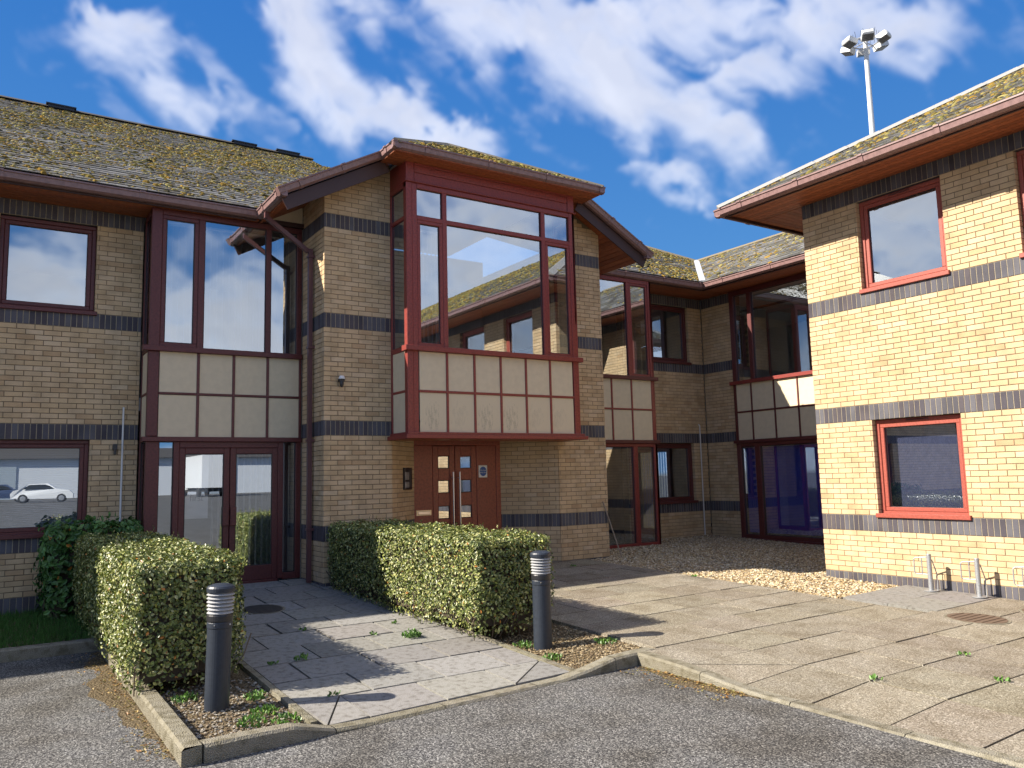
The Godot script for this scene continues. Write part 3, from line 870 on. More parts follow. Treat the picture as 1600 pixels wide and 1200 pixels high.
func _ready():
	rng.seed = 7
	cam = Camera3D.new()
	cam.name = "camera"
	add_child(cam)
	cam.position = Vector3(-10.61, 1.4826, 7.7526)
	cam.basis = Basis.from_euler(Vector3(0.115555, -0.579217, -0.023955), EULER_ORDER_YXZ)
	cam.fov = rad_to_deg(2 * atan(600 / F)); cam.near = 0.05; cam.far = 600
	cam.current = true
	var env := Environment.new()
	env.background_mode = Environment.BG_SKY
	env.sky = make_sky()
	env.background_energy_multiplier = 1.0
	env.tonemap_mode = Environment.TONE_MAPPER_LINEAR
	env.tonemap_exposure = 2.9
	env.sdfgi_enabled = true; env.ssao_enabled = true; env.ssil_enabled = true
	var we := WorldEnvironment.new()
	we.environment = env
	add_child(we)
	var sun := DirectionalLight3D.new()
	sun.name = "sun"
	sun.light_energy = 1.24; sun.light_angular_distance = 0.5; sun.light_color = Color(1.0, 0.96, 0.9)
	sun.shadow_enabled = true
	add_child(sun)
	sun.look_at_from_position(Vector3.ZERO, Vector3(1.25, -1.0, 0.52), Vector3.UP)
	materials()
	ground()
	left_wing()
	entrance_block()
	rear_wing()
	right_wing()
	furniture()
	plants()
	surroundings()

# ------------------------------------------------------------------ setting
func slab_piece(parent: Node3D, called: String, poly: Array, top: Callable, m: Material, gap := 0.005, depth := 0.06):
	var pts := PackedVector2Array()
	for q in poly: pts.append(Vector2(q[0], q[1]))
	var inner := Geometry2D.offset_polygon(pts, -gap)
	if inner.is_empty(): return
	var list := []
	for q in inner[0]: list.append([q.x, q.y])
	var dy := rng.randf_range(-0.004, 0.002)
	var tilt := Vector2(rng.randf_range(-0.004, 0.004), rng.randf_range(-0.004, 0.004))
	var c: Vector2 = inner[0][0]
	var mb := MB.new()
	var k := rng.randf_range(0.82, 1.06)
	mb.prism(list, func(x, z): return top.call(x, z) + dy + (x - c.x) * tilt.x + (z - c.y) * tilt.y, depth, Color(k, k * rng.randf_range(0.97, 1.01), k * rng.randf_range(0.93, 1.0)))
	put(parent, called, mb.mesh(), m)
func kerb_line(parent: Node3D, a: Vector2, b: Vector2, out: Vector2, top: Callable, unit := 0.915, width := 0.125, base := -0.4):
	var d := (b - a).normalized()
	var len := (b - a).length()
	var x := 0.0
	while x < len - 0.02:
		var e := minf(x + unit, len)
		var mb := MB.new()
		var k := rng.randf_range(0.85, 1.08)
		var col := Color(k, k * 0.99, k * rng.randf_range(0.92, 1.0))
		var cuts := maxi(1, int((e - x) / 0.23))
		for i in cuts:
			var p0 := a + d * (lerpf(x, e, float(i) / cuts) + (0.004 if i == 0 else 0.0)); var p1 := a + d * (lerpf(x, e, float(i + 1) / cuts) - (0.004 if i == cuts - 1 else 0.0))
			var q := func(p: Vector2, o: float, dn: float): return Vector3(p.x + out.x * o, top.call(p.x, p.y) - dn, p.y + out.y * o)
			var bt := func(p: Vector2, o: float): return Vector3(p.x + out.x * o, base, p.y + out.y * o)
			var w := width; var r := 0.018
			# inner edge, top, worn arris, face
			mb.quad(q.call(p0, 0, 0), q.call(p0, w - r, 0), q.call(p1, w - r, 0), q.call(p1, 0, 0), col)
			mb.quad(q.call(p0, w - r, 0), q.call(p0, w, r), q.call(p1, w, r), q.call(p1, w - r, 0), col)
			mb.quad(q.call(p0, w, r), bt.call(p0, w), bt.call(p1, w), q.call(p1, w, r), col)
			mb.quad(bt.call(p0, 0), q.call(p0, 0, 0), q.call(p1, 0, 0), bt.call(p1, 0), col)
			if i == 0: mb.quad(bt.call(p0, w), q.call(p0, w, r), q.call(p0, 0, 0), bt.call(p0, 0), col)
			if i == cuts - 1: mb.quad(bt.call(p1, 0), q.call(p1, 0, 0), q.call(p1, w, r), bt.call(p1, w), col)
		put(parent, "kerb_stone", mb.mesh(), M.kerb)
		x = e
func sheet(called: String, poly: Array, top: Callable, m: Material, depth := 0.02) -> MeshInstance3D:
	var mb := MB.new()
	mb.prism(poly, top, depth)
	return structure(called, mb.mesh(), m)
func ground():
	# asphalt: one sheet out to the horizon, rising gently behind the viewer
	var mb := MB.new()
	var zs := [-200, -60, -2.3, 2, 5, 8]
	for i in 12: zs.append(8 + 46.0 * (i + 1) / 12)
	zs.append(90); zs.append(260)
	var xs := [-260, -80, -40, -20, -12, -9, -5, 0, 20, 60, 260]
	for i in xs.size() - 1:
		for j in zs.size() - 1:
			var q := func(x, z): return Vector3(x, road(x, z), z)
			mb.quad(q.call(xs[i], zs[j + 1]), q.call(xs[i + 1], zs[j + 1]), q.call(xs[i + 1], zs[j]), q.call(xs[i], zs[j]))
	structure("road", mb.mesh(), M.asphalt)
	# ---- forecourt of large exposed-aggregate slabs
	sheet("forecourt_bed", [[-5.31, 1.8], [-5.15, 1.8], [-5.15, -3.86], [-5.2, -3.86], [-4.5, -4.62], [-2.82, -4.62], [-2.07, -3.86], [-1.56, -3.86], [-1.56, 1.29], [-1.44, 1.29], [-1.44, 2.48], [-0.02, 2.48], [-0.02, 9], [-5.31, 9]], func(x, z): return -0.08 - 0.025 * z + 0.01 * x - 0.062, M.joint, 0.2)
	var court := structure("paving", MB.new().mesh(), M.aggregate)
	var zrow := [-3.77, -3.15, -2.53, -1.91, -1.29, -0.67, -0.05, 0.57, 1.19, 1.81, 2.43, 3.05, 3.67, 4.3, 4.93, 5.56, 6.2, 6.85, 7.5]
	for r in zrow.size() - 1:
		var z0: float = zrow[r]; var z1: float = zrow[r + 1]
		var near := z0 > 2.4
		var left := -5.31 if z0 > 1.79 else -5.15
		var right := -0.01 if z0 > 2.4 else -1.55
		var joints := [left]
		if near:
			joints += [-4.55, -3.78, -3.18, -2.55, -1.93, -1.3, -0.66]
		else:
			var x := -4.5 + (0.0 if r % 2 else 0.36)
			while x < right - 0.25:
				joints.append(x); x += 0.76 if r % 3 else 0.7
		joints.append(right)
		for i in joints.size() - 1:
			var a: float = joints[i]; var b: float = joints[i + 1]
			if i == 0 and (absf(z0 - 2.43) < 0.01 or absf(z0 - 1.81) < 0.01):
				slab_piece(court, "slab", [[a, z0], [b, z1], [a, z1]], gr, M.aggregate)
				slab_piece(court, "slab", [[a, z0], [b, z0], [b, z1]], gr, M.aggregate)
			else:
				slab_piece(court, "slab", [[a, z0], [b, z0], [b, z1], [a, z1]], gr, M.aggregate, 0.0085)
	slab_piece(court, "slab", [[-5.15, -3.77], [-5.2, -3.85], [-4.5, -4.6], [-3.68, -4.6], [-3.68, -3.77]], gr, M.aggregate)
	slab_piece(court, "slab", [[-3.68, -3.77], [-3.68, -4.6], [-2.84, -4.6], [-2.1, -3.85], [-2.1, -3.77]], gr, M.aggregate)
	slab_piece(court, "slab", [[-2.1, -3.77], [-2.1, -3.85], [-1.55, -3.85], [-1.55, -3.77]], gr, M.aggregate)
	# pale concrete flags under the cycle stands
	var pad := structure("cycle_pad", MB.new().mesh(), M.concrete)
	sheet("cycle_pad_bed", [[-1.43, 1.28], [-0.02, 1.28], [-0.02, 2.47], [-1.43, 2.47]], func(x, z): return gr(x, z) - 0.012, M.joint, 0.2)
	for i in 2:
		for j in 2:
			slab_piece(pad, "slab", [[-1.44 + 0.71 * i, 1.27 + 0.605 * j], [-0.73 + 0.71 * i, 1.27 + 0.605 * j], [-0.73 + 0.71 * i, 1.875 + 0.605 * j], [-1.44 + 0.71 * i, 1.875 + 0.605 * j]], func(x, z): return gr(x, z) + 0.006, M.concrete, 0.004)
	# ---- path of concrete flags
	sheet("path_bed", [[-8.5, -4.84], [-6.15, -4.84], [-6.15, 1.82], [-8.5, 1.96]], func(x, z): return gp(x, z) - 0.016, M.joint, 0.2)
	var path := structure("path", MB.new().mesh(), M.concrete)
	var rows := [-4.84, -4.28, -3.66, -3.04, -2.42, -1.8, -1.18, -0.56, 0.06, 0.68, 1.3]
	for r in rows.size() - 1:
		var x := -8.5
		var first := 0.66 if r % 2 else 0.34
		while x < -6.16:
			var e := minf(x + first, -6.15)
			if -6.15 - e < 0.12: e = -6.15
			slab_piece(path, "flag", [[x, rows[r]], [e, rows[r]], [e, rows[r + 1]], [x, rows[r + 1]]], gp, M.concrete, rng.randf_range(0.01, 0.016))
			x = e
			first = 0.69
	var fz := func(x: float): return 2.15 - (x + 9.5) * 0.07 - 0.13
	var fx := [-8.5, -8.13, -7.45, -6.77, -6.15]
	for i in 4:
		var a: float = fx[i]; var b: float = fx[i + 1]
		if i == 0:
			slab_piece(path, "flag", [[a, 1.3], [b, 1.3], [a + 0.03, fz.call(a)]], gp, M.concrete, 0.008)
			slab_piece(path, "flag", [[b, 1.3], [b, fz.call(b)], [a + 0.03, fz.call(a)]], gp, M.concrete, 0.008)
		elif i == 3:
			slab_piece(path, "flag", [[a, 1.3], [b, 1.3], [a, fz.call(a)]], gp, M.concrete, 0.008)
			slab_piece(path, "flag", [[b, 1.3], [b, fz.call(b)], [a, fz.call(a)]], gp, M.concrete, 0.008)
		else:
			slab_piece(path, "flag", [[a, 1.3], [b, 1.3], [b, fz.call(b)], [a, fz.call(a)]], gp, M.concrete, 0.008)
	# ---- kerbs
	var kerb := structure("kerb", MB.new().mesh(), M.kerb)
	var front_top := func(x: float, _z: float):
		return -0.175 - 0.095 * (smoothstep(-8.85, -8.35, x) * (1.0 - smoothstep(-6.35, -5.6, x)))
	kerb_line(kerb, Vector2(-9.375, 2.02), Vector2(-5.2, 1.73), Vector2(0.07, 1).normalized(), front_top)
	kerb_line(kerb, Vector2(-9.375, 2.14), Vector2(-9.375, -2.3), Vector2(-1, 0), func(_x, _z): return -0.172)
	kerb_line(kerb, Vector2(-9.5, -2.43), Vector2(-16, -2.43), Vector2(0, 1), func(_x, _z): return -0.165)
	kerb_line(kerb, Vector2(-5.31, 1.74), Vector2(-5.31, 9.0), Vector2(-1, 0), func(_x, z): return minf(gr(-5.31, z) + 0.004, lerpf(-0.17, -0.262, smoothstep(2.3, 3.25, z))))
	var edge := structure("path_edging", MB.new().mesh(), M.kerb)
	for side in [[-8.56, -8.505], [-6.145, -6.09]]:
		var z := -4.0
		while z < 1.8:
			slab_piece(edge, "edging_stone", [[side[0], z], [side[1], z], [side[1], minf(z + 0.9, 1.84)], [side[0], minf(z + 0.9, 1.84)]], func(x, zz): return gp(x, zz) + 0.012, M.kerb, 0.002, 0.15)
			z += 0.9
	# ---- beds
	sheet("planting_bed", [[-9.37, -5.4], [-8.565, -5.4], [-8.565, 1.93], [-9.37, 2.0]], bed1, M.soil, 0.2)
	sheet("planting_bed", [[-6.085, -3.86], [-5.155, -3.86], [-5.155, 1.72], [-6.085, 1.78]], bed2, M.soil, 0.2)
	sheet("lawn", [[-16, -5.46], [-9.38, -5.46], [-9.38, -2.44], [-16, -2.44]], func(_x, _z): return -0.215, M.soil, 0.2)
	sheet("gravel_court", [[-1.55, 1.26], [-1.55, -3.86], [-0.96, -3.86], [-0.96, -4.84], [1.28, -4.84], [1.28, -5.71], [3.69, -5.71], [3.69, 0.0], [0.0, 0.0], [0.0, 1.26]], func(x, z): return gr(minf(x, 0), z) - 0.03, M.gravel_bed, 0.2)

# ------------------------------------------------------------------ the building
func left_wing():
	var w := thing("office_wing", "long office wing with cream panelled bay over glazed double doors", "building", Vector3(-10, 0, -5.47))
	var t := frame(Vector3(0, 0, -5.47), Vector3.RIGHT, Vector3.BACK)
	brick_wall(w, t, -14.0, -8.72, -0.45, 5.625, [[-10.6, -9.36, 4.05, 5.4], [-10.6, -9.36, 0.825, 2.175]], null, BANDS, 0.06)
	window(w, t, -10.6, -9.36, 4.05, 5.4, M.dark_wood, M.glass)
	window(w, t, -10.6, -9.36, 0.825, 2.175, M.dark_wood, M.glass)
	finish_bricks(w)
	# bay
	bay_left(w)
	roof_slope(w, Vector3(-14, 5.77, -4.62), Vector3.RIGHT, Vector3.FORWARD, [[-13, -4.62], [-7.2, -4.62], [-3.62, -8.2], [-3.62, -12.55], [-13, -12.55]], 1.15, func(_u, v): return 0.45 + 0.55 * smoothstep(0.2, 2.2, v))
	finish_slates(w)
	var rd := MB.new()
	rd.sweep([[-0.14, -0.04], [0.0, 0.05], [0.14, -0.04]], Vector3(-22, 10.13, -12.55), Vector3(-3.6, 10.13, -12.55), Vector3.BACK)
	put(w, "ridge", rd.mesh(), M.felt)
	slab(w, "roof_back", Vector3(-22, 5.7, -12.7), Vector3(-3.6, 10.05, -12.6), M.felt)
	# the wing goes on past the picture and shades the parking bay
	var far := MB.new()
	far.quad(Vector3(-22, 5.76, -4.6), Vector3(-13, 5.76, -4.6), Vector3(-13, 5.76 + K * 7.95, -12.55), Vector3(-22, 5.76 + K * 7.95, -12.55), SLATE[0])
	put(w, "roof", far.mesh(), M.slate)
	slab(w, "wall", Vector3(-22, -0.4, -5.8), Vector3(-14.01, 5.62, -5.48), M.mortar)
	gutter(w, Vector3(-22, 5.63, -4.7), Vector3(-7.2, 5.63, -4.7), Vector3.BACK, 1.75)
	slab(w, "fascia", Vector3(-22, 5.6, -4.74), Vector3(-7.2, 5.74, -4.715), M.fascia)
	boards(w, Vector3(-22, 5.627, -5.47), Vector3.RIGHT, 14.85, Vector3.BACK, 0.73)
	room(w, -14, -6.42, -12.6, -5.5)
	slab(w, "inner_wall", Vector3(-14, -0.2, -10.1), Vector3(-6.42, 5.64, -10), M.interior_wall)
	slab(w, "end_wall", Vector3(-14.2, -0.4, -12.6), Vector3(-14, 5.7, -5.48), M.mortar)
	slab(w, "partition", Vector3(-6.42, -0.2, -12.6), Vector3(-6.32, 5.64, -4.9), M.interior_wall)
	# conduit and a small black fixture on the wall
	var p := MB.new()
	p.tube([Vector3(-8.93, -0.1, -5.44), Vector3(-8.93, 2.66, -5.44)], 0.014, 8)
	put(w, "conduit", p.mesh(), M.white_plastic)
	var l := MB.new()
	l.box(Vector3(-9.06, 2.03, -5.47), Vector3(-9.0, 2.11, -5.4)); l.lathe([[0.0, 1.95], [0.02, 1.96], [0.022, 2.03], [0.0, 2.03]], 10, Color.WHITE, Vector3(-9.03, 0, -5.41))
	put(w, "wall_fixture", l.mesh(), M.black_plastic)
	# ridge vents
	for q in [[75, 116, 160], [364, 398, 223], [433, 465, 239]]:
		var o := Vector3(-10.61, 1.4826, 7.7526)
		var d0 := direction(q[0], q[2]); var d1 := direction(q[1], q[2] + 9)
		var x0 := o.x + d0.x * (-12.5 - o.z) / d0.z; var x1 := o.x + d1.x * (-12.5 - o.z) / d1.z
		var v := MB.new()
		v.box(Vector3(x0, 10.08, -12.68), Vector3(x1, 10.15, -12.42))
		v.box(Vector3(x0 - 0.04, 10.15, -12.7), Vector3(x1 + 0.04, 10.18, -12.4))
		put(w, "ridge_vent", v.mesh(), M.black_plastic)
func glazed_return(bay: Node3D, t: Transform3D, u0: float, u1: float, wood: Material, y_head: float, transom: float, low := true):
	# side of a bay: two cream boards, glass over
	var list := [[u0, u1, 3.45, 3.53, -0.05, 0.0], [u0, u1, 2.13, 2.19, -0.05, 0.0], [u0, u1, y_head, y_head + 0.08, -0.05, 0.0], [u0, u0 + 0.05, 2.19, y_head, -0.05, -0.001], [u1 - 0.05, u1, 2.19, y_head, -0.05, -0.001], [u0 + 0.05, u1 - 0.05, 2.81, 2.85, -0.045, -0.004]]
	if transom > 0: list.append([u0 + 0.05, u1 - 0.05, transom - 0.03, transom + 0.03, -0.045, -0.003])
	put(bay, "side_frame", bars_mesh(list), wood, t)
	panels(bay, t, [u0 + 0.04, u1 - 0.04], [2.17, 2.83, 3.47], -0.012)
	pane(bay, t, u0 + 0.05, u1 - 0.05, 3.53, y_head, -0.03, M.glass)
	if low:
		put(bay, "side_frame", bars_mesh([[u0, u0 + 0.05, 0.0, 2.13, -0.05, -0.001], [u1 - 0.05, u1, 0.0, 2.13, -0.05, -0.001], [u0 + 0.05, u1 - 0.05, 0.0, 0.12, -0.05, -0.002]]), wood, t)
		pane(bay, t, u0 + 0.05, u1 - 0.05, 0.12, 2.13, -0.03, M.glass)
func bay_left(w: Node3D):
	var t := frame(Vector3(0, 0, -4.85), Vector3.RIGHT, Vector3.BACK)
	var bay := put(w, "bay_window", bars_mesh([[-8.7, -8.55, 3.53, 5.62, -0.09, 0.0], [-8.55, -6.42, 5.53, 5.62, -0.09, -0.002], [-8.03, -7.94, 3.53, 5.53, -0.09, -0.001], [-7.0, -6.92, 3.53, 5.53, -0.09, -0.001], [-6.5, -6.42, 3.53, 5.53, -0.09, -0.001], [-8.7, -8.55, 2.2, 3.45, -0.09, 0.0],
		[-8.55, -6.42, 2.815, 2.85, -0.05, 0.004], [-8.02, -7.98, 2.19, 3.45, -0.05, 0.006], [-7.5, -7.46, 2.19, 3.45, -0.05, 0.006], [-6.98, -6.94, 2.19, 3.45, -0.05, 0.006], [-6.46, -6.42, 2.19, 3.45, -0.05, 0.006]]), M.dark_wood, t)
	var s := MB.new()
	ring(s, -8.55, -8.03, 3.53, 5.53, 0.06, -0.07, -0.012)
	put(bay, "sash", s.mesh(), M.dark_wood, t)
	put(bay, "sill", bars_mesh([[-8.78, -6.42, 3.45, 3.53, -0.1, 0.05]]), M.dark_wood, t)
	put(bay, "sill", bars_mesh([[-8.76, -6.42, 2.12, 2.19, -0.1, 0.04]]), M.dark_wood, t)
	pane(bay, t, -8.49, -8.09, 3.59, 5.47, -0.04, M.glass)
	pane(bay, t, -7.94, -7.0, 3.53, 5.53, -0.04, M.glass)
	pane(bay, t, -6.92, -6.5, 3.53, 5.53, -0.04, M.glass)
	panels(bay, t, [-8.56, -8.0, -7.48, -6.96, -6.44], [2.17, 2.83, 3.47], -0.012)
	var ts := frame(Vector3(-8.7, 0, -5.47), Vector3.BACK, Vector3.LEFT)
	glazed_return(bay, ts, 0.0, 0.6, M.dark_wood, 5.53, -1)
	# ground floor: doors between side lights
	put(bay, "door_frame", bars_mesh([[-8.7, -8.52, 0.0, 2.12, -0.1, -0.001], [-8.32, -8.24, 0.02, 2.12, -0.1, -0.002], [-6.78, -6.7, 0.02, 2.12, -0.1, -0.002], [-6.5, -6.42, 0.0, 2.12, -0.1, -0.001], [-8.24, -6.78, 2.03, 2.12, -0.1, -0.003], [-8.52, -8.32, 0.0, 0.1, -0.1, -0.002], [-6.7, -6.5, 0.0, 0.1, -0.1, -0.002], [-8.24, -6.78, -0.03, 0.02, -0.12, 0.02]]), M.dark_wood, t)
	pane(bay, t, -8.52, -8.32, 0.1, 2.12, -0.05, M.glass)
	pane(bay, t, -6.7, -6.5, 0.1, 2.12, -0.05, M.glass)
	for q in [[-8.24, -7.515, 1], [-7.505, -6.78, -1]]:
		var d := MB.new()
		var a: float = q[0]; var b: float = q[1]
		bar(d, a, a + 0.085, 0.02, 2.03, -0.07, -0.02); bar(d, b - 0.085, b, 0.02, 2.03, -0.07, -0.02); bar(d, a + 0.085, b - 0.085, 1.94, 2.03, -0.07, -0.021); bar(d, a + 0.085, b - 0.085, 0.02, 0.24, -0.07, -0.021)
		var door := put(bay, "door", d.mesh(), M.dark_wood, t)
		pane(door, t, a + 0.085, b - 0.085, 0.24, 1.94, -0.045, M.glass)
		var h := MB.new()
		var hx: float = b - 0.075 if q[2] > 0 else a + 0.005
		bar(h, hx - 0.02 if q[2] > 0 else hx, hx + 0.07 if q[2] > 0 else hx + 0.09, 0.86, 1.14, -0.02, 0.012)
		put(door, "push_plate", h.mesh(), M.dark_wood, t)
func entrance_block():
	var w := thing("entrance_block", "gabled entrance block with red oriel window over recessed double doors", "building", Vector3(-3.67, 0, -3.87))
	var roofline := func(x: float): return minf(5.6 + K * (x + 7.2), 5.6 + K * (-0.04 - x))
	var t := frame(Vector3(0, 0, -3.87), Vector3.RIGHT, Vector3.BACK)
	var hole := [[-5.29, -2.05, -1.0, 9.0]]
	brick_wall(w, t, -6.4, -0.95, -0.45, 6.9, hole, roofline, BANDS, 0.11)
	var tl := frame(Vector3(-6.4, 0, 0), Vector3.BACK, Vector3.LEFT)
	brick_wall(w, tl, -4.88, -3.985, -0.45, 6.05, [], func(_u): return 5.98, BANDS, 0.0)
	var tr := frame(Vector3(-0.95, 0, 0), Vector3.FORWARD, Vector3.RIGHT)
	brick_wall(w, tr, 3.985, 4.84, -0.45, 6.05, [], func(_u): return 5.98, BANDS, 0.0)
	# splayed sides of the entrance
	var s2 := sqrt(0.5)
	var low := [[-0.225, 0.0], [0.6, 0.825]]
	var sl := frame(Vector3(-5.29, 0, -3.87), Vector3(s2, 0, -s2), Vector3(s2, 0, s2))
	brick_wall(w, sl, 0.012, 1.06, -0.45, 2.175, [], null, low, 0.0, 0.2)
	var sr := frame(Vector3(-2.81, 0, -4.63), Vector3(s2, 0, s2), Vector3(-s2, 0, s2))
	brick_wall(w, sr, 0.0, 1.062, -0.45, 2.175, [], null, low, 0.1, 0.2)
	finish_bricks(w)
	oriel(w)
	# roof: gable with a forward hip over the oriel
	var ry := 5.74
	roof_slope(w, Vector3(-7.2, ry, -3.45), Vector3.BACK, Vector3.RIGHT, [[-7.2, -3.45], [-5.65, -3.45], [-5.65, -2.91], [-3.62, -4.94], [-3.62, -8.2], [-7.2, -4.62]], 1.0)
	roof_slope(w, Vector3(-0.04, ry, -3.45), Vector3.FORWARD, Vector3.LEFT, [[-0.04, -3.45], [-1.59, -3.45], [-1.59, -2.91], [-3.62, -4.94], [-3.62, -8.38], [-0.04, -4.8]], 1.0)
	roof_slope(w, Vector3(-3.62, ry + K * 1.55, -2.91), Vector3.RIGHT, Vector3.FORWARD, [[-5.65, -2.91], [-1.59, -2.91], [-3.62, -4.94]], 1.3)
	finish_slates(w)
	for q in [[Vector3(-5.65, ry + K * 1.55, -2.91), Vector3(-3.62, ry + K * 3.58, -4.94)], [Vector3(-1.59, ry + K * 1.55, -2.91), Vector3(-3.62, ry + K * 3.58, -4.94)], [Vector3(-3.62, ry + K * 3.58, -4.94), Vector3(-3.62, ry + K * 3.58, -8.3)]]:
		var hm := MB.new()
		var d: Vector3 = (q[1] - q[0]).normalized()
		var out := d.cross(Vector3.UP).normalized()
		hm.sweep([[-0.11, -0.035], [0.0, 0.045], [0.11, -0.035]], q[0], q[1], out, Color(0.17, 0.15, 0.11))
		put(w, "hip_tiles", hm.mesh(), M.slate)
	# gutters, verges
	gutter(w, Vector3(-7.13, 5.62, -4.66), Vector3(-7.13, 5.62, -3.42), Vector3.LEFT, 0.7)
	gutter(w, Vector3(-0.11, 5.62, -4.8), Vector3(-0.11, 5.62, -3.42), Vector3.RIGHT, 0.7)
	gutter(w, Vector3(-7.22, 5.62, -3.5), Vector3(-5.6, 5.62 + K * 1.62, -3.5), Vector3.BACK, 0.75, "verge_trim")
	gutter(w, Vector3(-0.02, 5.62, -3.5), Vector3(-1.64, 5.62 + K * 1.62, -3.5), Vector3.BACK, 0.75, "verge_trim")
	var oy := ry + K * 1.55 - 0.11
	gutter(w, Vector3(-5.57, oy, -3.46), Vector3(-5.57, oy, -2.88), Vector3.LEFT, 0.5)
	gutter(w, Vector3(-1.67, oy, -3.46), Vector3(-1.67, oy, -2.88), Vector3.RIGHT, 0.5)
	gutter(w, Vector3(-5.68, oy, -2.99), Vector3(-1.56, oy, -2.99), Vector3.BACK, 1.15)
	# barge boards
	for sgn in [[-7.18, 1.0], [-0.06, -1.0]]:
		var bm := MB.new()
		var a := Vector3(sgn[0], 5.62, -3.52); var b := Vector3(sgn[0] + sgn[1] * 1.62, 5.62 + K * 1.62, -3.52)
		bm.sweep([[-0.012, -0.2], [0.012, -0.2], [0.012, 0.0], [-0.012, 0.0]], a, b, Vector3.BACK)
		put(w, "barge_board", bm.mesh(), M.fascia)
	# sloping boarded soffits under the gable overhang and the eaves
	var up := Vector3(1, K, 0).normalized()
	boards(w, Vector3(-7.12, 5.6, -4.84), Vector3.BACK, 1.33, up, 0.82)
	boards(w, Vector3(-6.4, 5.6 + K * 0.72, -3.87), Vector3.BACK, 0.36, up, 1.3)
	var upr := Vector3(-1, K, 0).normalized()
	boards(w, Vector3(-0.12, 5.6, -4.84), Vector3.BACK, 1.33, upr, 0.94)
	boards(w, Vector3(-0.95, 5.6 + K * 0.83, -3.87), Vector3.BACK, 0.36, upr, 1.2)
	boards(w, Vector3(-5.62, oy - 0.02, -3.5), Vector3.RIGHT, 4.0, Vector3.BACK, 0.55)
	# cream infill over the glazed bay
	var cp := MB.new()
	cp.tri(Vector3(-7.08, 5.64, -4.835), Vector3(-6.42, 5.64, -4.835), Vector3(-6.42, 5.98, -4.835))
	put(w, "infill_panel", cp.mesh(), M.panel)
	put(w, "eaves_beam", bars_mesh([[-7.15, -6.4, 5.625, 5.7, -4.95, -4.815]]), M.fascia)
	# downpipe
	var dp := MB.new()
	dp.tube([Vector3(-7.17, 5.66, -4.28), Vector3(-7.17, 5.52, -4.28)], 0.045, 4, Color.WHITE, PI / 4)
	dp.tube([Vector3(-7.19, 5.55, -4.28), Vector3(-6.5, 5.1, -4.32)], 0.045, 4, Color.WHITE, PI / 4)
	dp.tube([Vector3(-6.465, 5.14, -4.32), Vector3(-6.465, -0.02, -4.32)], 0.046, 4, Color.WHITE, PI / 4)
	var pipe := put(w, "downpipe", dp.mesh(), M.pipe)
	for y in [5.0, 3.55, 2.1, 0.75]:
		var cl := MB.new()
		cl.box(Vector3(-6.51, y, -4.37), Vector3(-6.4, y + 0.035, -4.27))
		put(pipe, "bracket", cl.mesh(), M.pipe)
	# dome camera and entry panel
	var c := MB.new()
	c.box(Vector3(-6.175, 2.99, -3.87), Vector3(-6.1, 3.04, -3.8))
	c.lathe([[0.0, 2.9], [0.022, 2.91], [0.03, 2.95], [0.03, 3.0], [0.0, 3.0]], 12, Color.WHITE, Vector3(-6.137, 0, -3.815))
	var camera_part := put(w, "security_camera", c.mesh(), M.black_plastic)
	var cd := MB.new()
	cd.lathe([[0.05, 3.03], [0.045, 3.06], [0.028, 3.08], [0.0, 3.085]], 14, Color.WHITE, Vector3(-6.137, 0, -3.815))
	put(camera_part, "hood", cd.mesh(), M.white_plastic)
	var ti := sl
	var ip := put(w, "entry_panel", bars_mesh([[0.5, 0.86, 1.32, 1.68, 0.0, 0.035]]), M.black_plastic, ti)
	put(ip, "steel_plate", bars_mesh([[0.52, 0.7, 1.35, 1.45, 0.034, 0.04], [0.52, 0.7, 1.48, 1.61, 0.034, 0.04]]), M.galvanised, ti)
	put(ip, "keypad", bars_mesh([[0.74, 0.82, 1.36, 1.66, 0.034, 0.045]]), M.black_plastic, ti)
	doors(w)
	# rooms
	slab(w, "floor_slab", Vector3(-5.3, 2.15, -4.6), Vector3(-2.04, 2.4, -3.88), M.interior_wall)
	slab(w, "floor_slab", Vector3(-6.3, 2.5, -10), Vector3(-1.05, 2.75, -4.61), M.interior_wall)
	slab(w, "floor", Vector3(-6.3, -0.2, -10), Vector3(-1.05, -0.03, -4.66), M.interior_floor)
	slab(w, "ceiling", Vector3(-5.28, 6.5, -7.9), Vector3(-2.02, 6.55, -3.3), M.ceiling)
	slab(w, "ceiling", Vector3(-6.3, 5.64, -8), Vector3(-5.3, 5.69, -4.2), M.ceiling)
	slab(w, "ceiling", Vector3(-2.0, 5.64, -8), Vector3(-1.05, 5.69, -4.2), M.ceiling)
	slab(w, "inner_wall", Vector3(-6.3, -0.2, -8.1), Vector3(-1.05, 6.5, -8), M.interior_wall)
	slab(w, "side_wall", Vector3(-6.31, -0.2, -8), Vector3(-6.25, 5.64, -4.18), M.interior_wall)
	slab(w, "side_wall", Vector3(-1.1, -0.2, -8), Vector3(-1.04, 5.64, -4.18), M.interior_wall)
	slab(w, "lobby_wall", Vector3(-6.25, -0.2, -4.7), Vector3(-4.56, 2.5, -4.66), M.interior_wall)
	slab(w, "lobby_wall", Vector3(-2.8, -0.2, -4.7), Vector3(-1.1, 2.5, -4.66), M.interior_wall)
